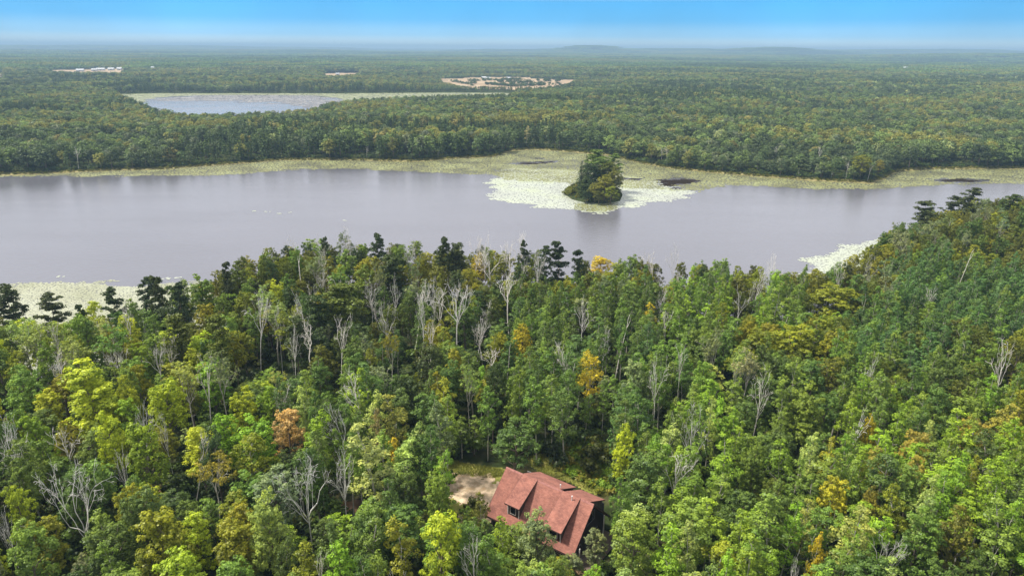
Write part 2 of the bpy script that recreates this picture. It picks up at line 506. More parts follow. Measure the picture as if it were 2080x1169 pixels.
pad_field('shore_lily_pads', PAD3, 0.04, pads_mat('cream_lily_leaves', [(0.29, 0.30, 0.185), (0.345, 0.355, 0.235), (0.38, 0.395, 0.28)], 0, rough=.5, scale=1.2, vary=.16),
          'cream green lily pads beyond the dark pines on the near shore', cell=0.5, edge=4.5, dens=0.95, seed=5, noise_s=6, size=(0.95, 1.5))
PAD4 = wp([(1640, 528), (1700, 503), (1760, 490), (1850, 470), (1850, 560), (1640, 560)])
pad_field('cove_lily_pads', PAD4, 0.04, lily_pale, 'pale lily pads in the cove under the wooded point', cell=0.7, edge=6.0, dens=0.98, seed=6, noise_s=9, size=(0.95, 1.5))
PAD5 = wp([(1166, 411), (1200, 414), (1256, 411), (1257, 425), (1230, 430), (1195, 430), (1168, 427)])
pad_field('island_lily_pads', PAD5, 0.09, lily, 'yellow-green lily pads on the near side of the island', cell=0.9, edge=1.0, dens=0.85, seed=7)
PAD6 = wp([(100, 562), (120, 560), (146, 557), (146, 561), (120, 563)])
pad_field('stray_lily_pads', PAD6, 0.04, lily_pale, 'thin stray streak of pale leaves beyond the cream pads', cell=0.9, edge=1.0, dens=0.6, seed=8)
PAD7 = wp([(330, 566), (345, 561), (368, 563), (366, 568), (340, 569)])
pad_field('stray_lily_pads', PAD7, 0.04, lily_pale, 'stray pale leaves on open water beyond the three pines', cell=0.9, edge=1.0, dens=0.6, seed=9)
for q_, (lx_, ly_, lw_, sd_) in enumerate(((516, 429, 12, 21), (542, 430, 16, 22), (566, 434, 10, 23), (588, 431, 9, 24), (650, 415, 8, 25), (700, 448, 10, 26))):
    pad_field('stray_lily_pads', wp([(lx_ - lw_ / 2, ly_), (lx_, ly_ - 1.3), (lx_ + lw_ / 2, ly_ - .3), (lx_, ly_ + 1.1)]), 0.04, lily_pale,
              ['short pale streak of leaves on open water', 'longest pale streak on open water', 'third pale streak on open water', 'fourth pale streak on open water',
               'pale dash of leaves nearer the far bank', 'pale dash of leaves right of the others'][q_], cell=0.8, edge=.2, dens=0.9, seed=sd_, fade=.1)
# second lake: green rim
sd_out = LAKE2
PAD8 = wp([(236, 191), (330, 189.5), (700, 190), (850, 188.5), (1030, 187.5), (1060, 191), (1030, 204), (870, 208), (720, 212), (690, 200), (640, 194), (500, 193), (400, 194), (320, 198), (296, 205), (290, 215), (262, 208)])
pad_field('marsh_lily_pads', PAD8, 0.06, pads_mat('marsh_leaves', [(0.17, 0.18, 0.085), (0.25, 0.27, 0.12), (0.29, 0.31, 0.16)], 0, rough=.6),
          'greenish leaves rimming the far pond beyond the woods', cell=4.5, edge=6, dens=0.97, seed=10, noise_s=30, size=(0.9, 1.5))

for nm_, Hh in enumerate((H1, H2, H3, H5, H6)):
    pass
PAD9 = wp([(300, 200), (420, 194), (520, 193.5), (640, 195), (700, 202), (715, 212), (650, 224), (600, 212), (480, 205), (400, 206), (340, 205)])
pad_field('marsh_lily_pads', PAD9, 0.06, pads_mat('grey_marsh_leaves', [(0.13, 0.12, 0.12), (0.22, 0.21, 0.20), (0.30, 0.29, 0.27)], 0, rough=.5),
          'grey-brown leaves floating over the middle of the far pond', cell=4.0, edge=45, dens=0.9, seed=12, noise_s=45, size=(0.8, 1.4))
# far fields
def sheet(name, P, mat, lift, kind='structure', step=4.0, label=None, edge=0.0):
    x0, y0 = P.min(0); x1, y1 = P.max(0)
    gx, gy = np.meshgrid(np.arange(x0 - step, x1 + step, step), np.arange(y0 - step, y1 + step, step), indexing='ij')
    cx, cy = gx[:-1, :-1] + step / 2, gy[:-1, :-1] + step / 2
    keep = sdist(cx, cy, P) < (fbm(cx / (step * 4), cy / (step * 4), 3) - .5) * edge
    V = np.stack([gx, gy, terr(gx, gy) + lift], -1).reshape(-1, 3)
    i = np.arange(gx.size).reshape(gx.shape)
    Fq = np.stack([i[:-1, :-1], i[1:, :-1], i[1:, 1:], i[:-1, 1:]], -1)[keep]
    used, inv = np.unique(Fq, return_inverse=True)
    o = obj(name, mesh_np(name, V[used], inv.reshape(-1, 4), (mat,), smooth=True))
    props(o, label, kind=kind)
    return o
tan = noise_mat('dry_field_soil', (0.27, 0.195, 0.12), (0.40, 0.31, 0.20), 0.012, 1, bump=0, coords='World', c3=(0.34, 0.25, 0.155))
for P in (FIELD, FIELD2, FIELD3, FIELD4):
    sheet('field', P, tan, 0.6, step=14, edge=110)

# ----------------------------------------------------------------------------
# tree library
# ----------------------------------------------------------------------------
def unit(v): return v / (np.linalg.norm(v, axis=-1, keepdims=True) + 1e-9)
def rdir(r, n):
    return unit(r.normal(size=(n, 3)))

def leaves_at(r, C, Nrm, size, v):
    """quads centred at C with normals Nrm"""
    n = len(C)
    Nrm = unit(Nrm)
    t = unit(np.cross(Nrm, rdir(r, n))); b = np.cross(Nrm, t)
    s = size * r.uniform(.6, 1.35, n)
    a = (s * r.uniform(.7, 1.1, n))[:, None]; s = s[:, None]
    V = np.stack([C - t * s, C - b * a * .8, C + t * s, C + b * a * .8], 1).reshape(-1, 3)
    return V, np.arange(4 * n).reshape(n, 4), v

def clump_crown(r, lobes, per_clump, clumps_per, clump_r, leaf, flat=0.8, vamp=0.35, inner=0.12, low=-0.35):
    """lobes: list of (centre, radius xyz). clumps sit on the lobes, leaves on the clumps"""
    Cs, Ns, vs = [], [], []
    allc = []
    for c, rad in lobes:
        c = np.array(c); rad = np.array(rad)
        k = max(3, int(clumps_per * (rad.mean() / 1.6) ** 1.6))
        d = rdir(r, k * 2); d = d[d[:, 2] > low][:k]; k = len(d)
        cc = c + d * rad * r.uniform(.65, 1.0, (k, 1))
        lobe_v = r.normal() * 0.10
        for j in range(k):
            cr = clump_r * r.uniform(.6, 1.3)
            m_ = int(per_clump * r.uniform(.7, 1.3))
            e = rdir(r, m_); e[:, 2] = np.where(e[:, 2] < -.4, -e[:, 2], e[:, 2])
            p = cc[j] + e * np.array([cr, cr, cr * flat]) * r.uniform(.55, 1.1, (m_, 1))
            Cs.append(p); Ns.append(e * 0.9 + d[j] * 0.5 + rdir(r, m_) * 0.65 + np.array([0, 0, .25]))
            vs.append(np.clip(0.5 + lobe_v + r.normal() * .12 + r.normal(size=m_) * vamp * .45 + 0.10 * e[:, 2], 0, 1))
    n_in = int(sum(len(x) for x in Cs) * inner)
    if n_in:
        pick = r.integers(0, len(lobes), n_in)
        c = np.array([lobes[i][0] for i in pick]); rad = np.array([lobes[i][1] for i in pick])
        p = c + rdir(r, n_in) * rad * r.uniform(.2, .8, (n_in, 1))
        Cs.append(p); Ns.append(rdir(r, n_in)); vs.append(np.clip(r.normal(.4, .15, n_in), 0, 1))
    return leaves_at(r, np.concatenate(Cs), np.concatenate(Ns), leaf, np.concatenate(vs))

def tubes(polys, sides=4):
    """polys: list of (pts (k,3), radii (k,)) -> V, F"""
    V, Fq, b = [], [], 0
    for pts, rad in polys:
        pts = np.asarray(pts, float); k = len(pts)
        d = np.gradient(pts, axis=0); d = unit(d)
        a = unit(np.cross(d, np.array([0.31, 0.95, 0.05]))); c = np.cross(d, a)
        ang = np.arange(sides) * 2 * np.pi / sides
        ring = pts[:, None] + (a[:, None] * np.cos(ang)[None, :, None] + c[:, None] * np.sin(ang)[None, :, None]) * np.asarray(rad)[:, None, None]
        V.append(ring.reshape(-1, 3))
        i = b + np.arange(k * sides).reshape(k, sides)
        j = np.roll(i, -1, 1)
        Fq.append(np.stack([i[:-1], j[:-1], j[1:], i[1:]], -1).reshape(-1, 4))
        b += k * sides
    return np.concatenate(V), np.concatenate(Fq)

def curve(r, p, q, k=4, wob=0.06, sag=0.0):
    p, q = np.array(p, float), np.array(q, float)
    t = np.linspace(0, 1, k)[:, None]
    L = np.linalg.norm(q - p)
    off = r.normal(size=(k, 3)) * L * wob; off[0] = 0; off[-1] = 0
    out = p + (q - p) * t + off
    out[:, 2] -= sag * L * np.sin(t[:, 0] * np.pi)
    return out

def trunk_axis(r, H, lean=0.03, k=6, wob=0.012):
    ln = r.normal(size=2) * lean * H
    z = np.linspace(-0.6, H, k)
    t = np.clip(z / H, 0, 1)
    x = ln[0] * t ** 1.5 + r.normal(size=k) * wob * H * t; y = ln[1] * t ** 1.5 + r.normal(size=k) * wob * H * t
    return np.stack([x, y, z], 1)
def on_axis(ax, z): return np.array([np.interp(z, ax[:, 2], ax[:, 0]), np.interp(z, ax[:, 2], ax[:, 1]), z])

LIB = {}
def finish(kind, r, crownVF, woodVF, bark, leafmat, H, R, base):
    i = len(LIB.setdefault(kind, []))
    tm = mesh_np(f'{kind}_trunk', woodVF[0], woodVF[1], (M[bark],), smooth=True)
    cm = None
    if crownVF is not None:
        V, Fc, v = crownVF
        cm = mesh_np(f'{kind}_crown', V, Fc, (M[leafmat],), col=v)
        nv = len(woodVF[0])
        jv = np.concatenate([woodVF[0], V]); jf = np.concatenate([woodVF[1], Fc + nv])
        mi = np.concatenate([np.zeros(len(woodVF[1]), int), np.ones(len(Fc), int)])
        col = np.concatenate([np.full(len(woodVF[1]), .5), v])
        jm = mesh_np(f'{kind}_joined', jv, jf, (M[bark], M[leafmat]), midx=mi, col=col)
    else:
        jm = tm
    LIB[kind].append(dict(trunk=tm, crown=cm, joined=jm, H=H, R=R, base=base))

def limbs_to(r, ax, lobes, r0_, zmin, every=1, k=4):
    out = []
    for c, rad in lobes[::every]:
        c = np.array(c)
        h = np.hypot(c[0] - np.interp(c[2], ax[:, 2], ax[:, 0]), c[1] - np.interp(c[2], ax[:, 2], ax[:, 1]))
        z0 = max(zmin, c[2] - h * r.uniform(.9, 1.5))
        z0 = min(z0, ax[-1, 2] * .97)
        p = on_axis(ax, z0)
        out.append((curve(r, p, c, k, .05, .05), np.linspace(r0_, r0_ * .35, k)))
        for _ in range(2):
            q = c + rdir(r, 1)[0] * np.array(rad) * .8
            out.append((curve(r, c, q, 3, .05), np.linspace(r0_ * .35, r0_ * .12, 3)))
    return out

def make_aspen(r):
    H = 18.0; R = r.uniform(1.9, 2.5); base = H * r.uniform(.30, .44)
    ax = trunk_axis(r, H * .96)
    lobes = []
    n = r.integers(9, 13)
    for i in range(n):
        t = (i + r.uniform(0, .8)) / n
        env = R * (math.sin(math.pi * min(1, t * .80 + .16)) ** .75)
        a = i * 2.4 + r.uniform(-.5, .5)
        rr = env * r.uniform(.35, .75)
        c = on_axis(ax, base + (H - base) * t * .95) + np.array([math.cos(a) * rr, math.sin(a) * rr, 0])
        s = (.50 * env + .25) * r.uniform(.8, 1.2)
        lobes.append((c, (s, s, s * 1.25)))
    lobes.append((on_axis(ax, H - .5), (.5, .5, .8)))
    cr = clump_crown(r, lobes, 31, 18, .42, .125, flat=1.1)
    wood = [(ax, np.interp(ax[:, 2], [0, H], [.15, .03]))] + limbs_to(r, ax, lobes, .05, base * .9)
    finish('aspen', r, cr, tubes(wood), 'pale_bark', 'leaf', H, R, base)

def make_maple(r):
    H = 17.0; R = r.uniform(3.2, 4.0); base = H * r.uniform(.28, .38)
    ax = trunk_axis(r, H * .8)
    lobes = []
    n = r.integers(17, 23)
    for i in range(n):
        t = (i + r.uniform(0, .9)) / n
        env = R * (math.sin(math.pi * min(1, t * .70 + .22)) ** .55) * r.uniform(.82, 1.08)
        a = i * 2.4 + r.uniform(-.6, .6)
        rr = env * r.uniform(.30, .70)
        s = R * .38 * r.uniform(.7, 1.25)
        c = on_axis(ax, base + (H - base - s * .9) * t + r.uniform(-.7, .7)) + np.array([math.cos(a) * rr, math.sin(a) * rr, 0])
        lobes.append((c, (s, s, s * 1.05)))
    cr = clump_crown(r, lobes, 34, 17, .46, .138, flat=.85)
    wood = [(ax, np.interp(ax[:, 2], [0, H], [.22, .05]))] + limbs_to(r, ax, lobes, .09, base * .8)
    finish('maple', r, cr, tubes(wood), 'bark', 'leaf', H, R, base)

def make_oak(r):
    H = 15.0; R = r.uniform(3.6, 4.4); base = H * r.uniform(.28, .36)
    ax = trunk_axis(r, H * .72)
    lobes = []
    n = r.integers(13, 18)
    for i in range(n):
        t = (i + .5) / n
        ph = math.acos(1 - t * 1.2); a = i * 2.4 + r.uniform(-.35, .35)
        k = r.uniform(.85, 1.1)
        c = np.array([math.sin(ph) * math.cos(a) * R * .66 * k, math.sin(ph) * math.sin(a) * R * .66 * k, base + 2.0 + math.cos(ph) * (H - base - 3.9) * k])
        s = R * .40 * r.uniform(.75, 1.2)
        lobes.append((c, (s, s, s * .95)))
    cr = clump_crown(r, lobes, 34, 22, .42, .135, flat=.8, vamp=.3)
    wood = [(ax, np.interp(ax[:, 2], [0, H], [.26, .08]))] + limbs_to(r, ax, lobes, .11, base * .8)
    finish('oak', r, cr, tubes(wood), 'bark', 'leaf', H, R, base)

def make_birch(r):
    """thin crown, pale forked limbs showing through"""
    H = 18.0; R = r.uniform(2.4, 3.2); base = H * .5
    wood, tips = branching(r, H, R, fork=.5, n0=4, levels=3, r_trunk=.17)
    T_ = np.array(tips); R = float(np.percentile(np.hypot(T_[:, 0], T_[:, 1]), 90)) + .4
    lobes = [(t, (.75, .75, .6)) for t in tips[::max(1, len(tips) // 26)]]
    cr = clump_crown(r, lobes, 15, 16, .42, .15, flat=.7, inner=.05)
    finish('birch', r, cr, tubes(wood, 4), 'pale_bark', 'leaf', H, R, base)

def branching(r, H, R, fork=.55, n0=5, levels=4, r_trunk=.2, lean=.04, spread=1.0, kids=3, rmin=.03):
    zf = H * fork
    ax = trunk_axis(r, zf, lean, 5, .015)
    wood = [(ax, np.interp(ax[:, 2], [0, zf], [r_trunk, r_trunk * .72]))]
    tips = []
    top = ax[-1]
    def grow(p, d, L, rad, lev):
        q = p + d * L
        pts = curve(r, p, q, 4 if lev < 2 else 3, .055)
        re = rad * .55
        wood.append((pts, np.linspace(rad, max(re, rmin * .7), len(pts))))
        if lev >= levels:
            tips.append(q); return
        nk = kids + (1 if r.random() < .4 else 0)
        for j in range(nk):
            t = 1.0 if j == 0 else r.uniform(.35, .95)
            s = pts[0] + (pts[-1] - pts[0]) * t
            nd = unit(d * 1.0 + rdir(r, 1)[0] * (.85 if lev < 3 else .95) + np.array([0, 0, .38 if lev < 2 else .12]))
            grow(s, nd, L * r.uniform(.5, .74), max(re * (.95 if j == 0 else .7), rmin), lev + 1)
    Lc = H - zf
    for i in range(n0):
        a = i * 2 * math.pi / n0 + r.uniform(-.5, .5)
        t = r.uniform(.4, 1.0) * R / max(Lc, .1) * spread * 1.9
        if i == 0: t *= .2
        d = unit(np.array([math.cos(a) * t, math.sin(a) * t, 1.0]))
        s = on_axis(ax, zf * (1 - (0 if i < 2 else r.uniform(0, .22))))
        grow(s, d, Lc * r.uniform(.40, .52), r_trunk * (.62 if i < 2 else .42), 1)
    for _ in range(5):      # snapped side stubs
        z = r.uniform(.35, .95) * zf; a = r.uniform(0, 6.28); L = r.uniform(.3, 1.3)
        s = on_axis(ax, z)
        wood.append((curve(r, s, s + np.array([math.cos(a) * L, math.sin(a) * L, r.uniform(0, .5)]), 3), np.linspace(.04, .015, 3)))
    return wood, tips

def make_dead(r, kind='dead', bark='dead_bark', **kw):
    H = 18.0; R = kw.pop('R', r.uniform(2.2, 3.0))
    wood, tips = branching(r, H, R, **kw)
    T_ = np.array(tips); R = float(np.percentile(np.hypot(T_[:, 0], T_[:, 1]), 85)); H = float(T_[:, 2].max())
    finish(kind, r, None, tubes(wood, 3), bark, 'leaf', H, R, H * .5)

def make_pine(r):
    H = 20.0; R = r.uniform(2.7, 3.2); base = H * r.uniform(.40, .5)
    ax = trunk_axis(r, H * .98, .015)
    Cs, Ns, vs, wood = [], [], [], [(ax, np.interp(ax[:, 2], [0, H], [.22, .03]))]
    tiers = 7
    for i in range(tiers):
        t = min(max((i + r.uniform(-.3, .3)) / (tiers - 1), 0), 1)
        z = base + (H - base - .6) * t
        env = R * math.sqrt(max(0, 1 - (t * .97) ** 2.4)) * r.uniform(.6, 1.1) * (.75 + .25 * min(1, t * 4)) + .4
        nb = r.integers(5, 8)
        a0 = r.uniform(0, 6.28)
        for j in range(nb):
            a = a0 + j * 6.28 / nb + r.uniform(-.4, .4); L = env * r.uniform(.55, 1.1)
            s = on_axis(ax, min(max(z + r.normal() * .75, base - .5), H * .96)); q = s + np.array([math.cos(a) * L, math.sin(a) * L, L * r.uniform(.0, .55)])
            wood.append((curve(r, s, q, 3, .05), np.linspace(.06, .02, 3)))
            for w in (.3, .62, .95):
                cc = s + (q - s) * w + r.normal(size=3) * .2
                cr = (.50 + .32 * w) * r.uniform(.75, 1.25) * min(1, .55 + L / 4)
                m_ = int(64 * r.uniform(.7, 1.2))
                e = rdir(r, m_); e[:, 2] = np.abs(e[:, 2]) * 1.1 - .3
                p = cc + e * np.array([cr, cr, cr * .8]) * r.uniform(.4, 1.1, (m_, 1))
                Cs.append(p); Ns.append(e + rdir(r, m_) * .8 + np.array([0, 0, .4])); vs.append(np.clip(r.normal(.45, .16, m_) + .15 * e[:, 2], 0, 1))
    V = leaves_at(r, np.concatenate(Cs), np.concatenate(Ns), .20, np.concatenate(vs))
    finish('pine', r, V, tubes(wood), 'bark', 'needle', H, R, base)

def make_spruce(r):
    H = 18.0; R = r.uniform(2.5, 3.0); base = 1.5
    ax = trunk_axis(r, H * .98, .01)
    Cs, Ns, vs, wood = [], [], [], [(ax, np.interp(ax[:, 2], [0, H], [.2, .02]))]
    tiers = 24
    for i in range(tiers):
        t = i / (tiers - 1)
        z = base + (H - base - .2) * t
        env = R * (1 - t) ** .85 * r.uniform(.85, 1.12) + .12
        nb = int(5 + 6 * (1 - t))
        for j in range(nb):
            a = r.uniform(0, 6.28); L = env * r.uniform(.7, 1.1)
            m_ = int(12 + 26 * L / R)
            w = r.uniform(.1, 1.05, m_)
            d = np.array([math.cos(a), math.sin(a), 0]); side = np.array([-d[1], d[0], 0])
            p = on_axis(ax, z) + d * (L * w)[:, None] + side * (r.normal(size=m_) * .22 * (1 - w * .6) * (L + .3))[:, None]
            p[:, 2] += -.28 * L * w + .1 * L * w ** 2 + r.normal(size=m_) * .07
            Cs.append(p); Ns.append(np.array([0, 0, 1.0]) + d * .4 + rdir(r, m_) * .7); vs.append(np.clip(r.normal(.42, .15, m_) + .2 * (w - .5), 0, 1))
    V = leaves_at(r, np.concatenate(Cs), np.concatenate(Ns), .17, np.concatenate(vs))
    finish('spruce', r, V, tubes(wood), 'bark', 'needle', H, R, base)

def make_far(r, kind, conic=False):
    """distant tree: same build with fewer and larger sprays"""
    H = 13.0; R = r.uniform(3.8, 4.8) if not conic else 2.6; base = 2.5
    ax = trunk_axis(r, H * .8)
    lobes = []
    n = 9 if not conic else 7
    for i in range(n):
        t = (i + .5) / n
        if conic:
            rr = R * (1 - t) * .4; s = R * (1 - t) * .62 + .5; z = base + (H - base) * t
            lobes.append((np.array([r.normal() * .3 * rr, r.normal() * .3 * rr, z]), (s, s, 1.3)))
        else:
            ph = math.acos(1 - t * 1.1); a = i * 2.4 + r.uniform(-.4, .4); s = R * .48 * r.uniform(.8, 1.2)
            lobes.append((np.array([math.sin(ph) * math.cos(a) * R * .6, math.sin(ph) * math.sin(a) * R * .6, base + 2.3 + math.cos(ph) * (H - base - 4)]), (s, s, s * .8)))
    cr = clump_crown(r, lobes, 7, 12, .75, .36, flat=.8, vamp=.3, inner=.1)
    wood = [(ax, np.interp(ax[:, 2], [0, H], [.25, .1]))]
    finish(kind, r, cr, tubes(wood), 'pale_bark' if r.random() < .25 else 'bark', 'leaf' if not conic else 'needle', H, R, base)

def make_bush(r):
    lobes = []
    for i in range(6):
        a = r.uniform(0, 6.28); d = r.uniform(0, .9)
        s = r.uniform(.5, .85)
        lobes.append((np.array([math.cos(a) * d, math.sin(a) * d, s * .9 + r.uniform(0, .5)]), (s, s, s * .9)))
    cr = clump_crown(r, lobes, 16, 16, .32, .13, flat=.8)
    wood = [(curve(r, (0, 0, -.2), l[0], 3), np.linspace(.04, .015, 3)) for l in lobes]
    finish('bush', r, cr, tubes(wood, 3), 'bark', 'leaf', 2.0, 1.4, 0)

def lib(kind, fn, n, seed, *a, **k):
    for i in range(n): fn(np.random.default_rng(seed + i * 13), *a, **k)
lib('aspen', make_aspen, 9, 100)
lib('maple', make_maple, 7, 200)
lib('oak', make_oak, 6, 300)
lib('birch', make_birch, 5, 400)
lib('pine', make_pine, 5, 500)
lib('spruce', make_spruce, 3, 600)
lib('dead', lambda r: make_dead(r, fork=r.uniform(.5, .66), n0=int(r.integers(4, 7)), kids=2, levels=4, spread=1.2, r_trunk=.21), 8, 700)
lib('dead', lambda r: make_dead(r, bark='white_bark', R=3.4, fork=.52, n0=7, levels=4, kids=2, spread=1.4, r_trunk=.22), 4, 760)
lib('antler', lambda r: make_dead(r, kind='antler', bark='white_bark', R=3.2, fork=.45, n0=5, levels=3, kids=2, rmin=.05, r_trunk=.2, spread=1.4), 4, 800)
lib('pole', lambda r: make_dead(r, kind='pole', bark='dead_bark', R=1.2, fork=.8, n0=2, levels=2, kids=1, rmin=.03, r_trunk=.16), 3, 840)
lib('gnarl', lambda r: make_dead(r, kind='gnarl', bark='white_bark', R=5.0, fork=.38, n0=6, levels=5, kids=2, rmin=.024, r_trunk=.26, spread=1.7), 3, 880)
lib('bush', make_bush, 5, 900)
lib('far', make_far, 8, 1000, 'far')
lib('farpine', make_far, 3, 1100, 'farpine', True)

# ----------------------------------------------------------------------------
# the near woods
# ----------------------------------------------------------------------------
TONE = {   # base colours of leaves, and the words for them
    'lime': ((0.31, 0.40, 0.034), 'lime green'), 'pale': ((0.28, 0.36, 0.11), 'pale green'), 'bright': ((0.185, 0.31, 0.032), 'bright green'),
    'green': ((0.138, 0.222, 0.042), 'mid green'), 'deep': ((0.085, 0.145, 0.036), 'deep green'), 'teal': ((0.088, 0.165, 0.055), 'blue-green'),
    'olive': ((0.205, 0.23, 0.024), 'olive green'), 'dolive': ((0.105, 0.128, 0.023), 'dark olive'), 'dark': ((0.045, 0.072, 0.024), 'dark green'),
    'gold': ((0.38, 0.345, 0.030), 'golden yellow'), 'ochre': ((0.26, 0.25, 0.050), 'ochre'), 'orange': ((0.44, 0.34, 0.15), 'orange brown'),
    'grey': ((0.17, 0.225, 0.115), 'grey-green'), 'pine': ((0.048, 0.070, 0.032), 'blackish green'),
    'tan': ((0.30, 0.28, 0.16), 'tan'), 'bare': ((.1, .1, .1), 'pale leafless'),
}
TONE = {k: ((c[0] * 1.18, c[1] * 1.12, c[2] * .85), w) for k, (c, w) in TONE.items()}
NAMEOF = {'aspen': ('aspen_tree', 'aspen', 'aspen'), 'maple': ('maple_tree', 'maple', 'maple'), 'oak': ('oak_tree', 'oak', 'oak'), 'birch': ('birch_tree', 'birch', 'birch'),
          'pine': ('pine_tree', 'pine', 'pine'), 'spruce': ('spruce_tree', 'spruce', 'spruce'), 'dead': ('dead_tree', 'bare tree', 'dead tree'),
          'antler': ('dead_tree', 'bare tree', 'dead tree'), 'pole': ('dead_tree', 'bare trunk', 'dead tree'), 'gnarl': ('dead_tree', 'bare tree', 'dead tree')}
GROUPOF = {'aspen': 'aspens of the near woods', 'maple': 'maples of the near woods', 'oak': 'oaks of the near woods', 'birch': 'thin-crowned birches of the near woods',
           'pine': 'pines of the near woods', 'spruce': 'spruces on the island', 'dead': 'bare dead trees of the near woods'}

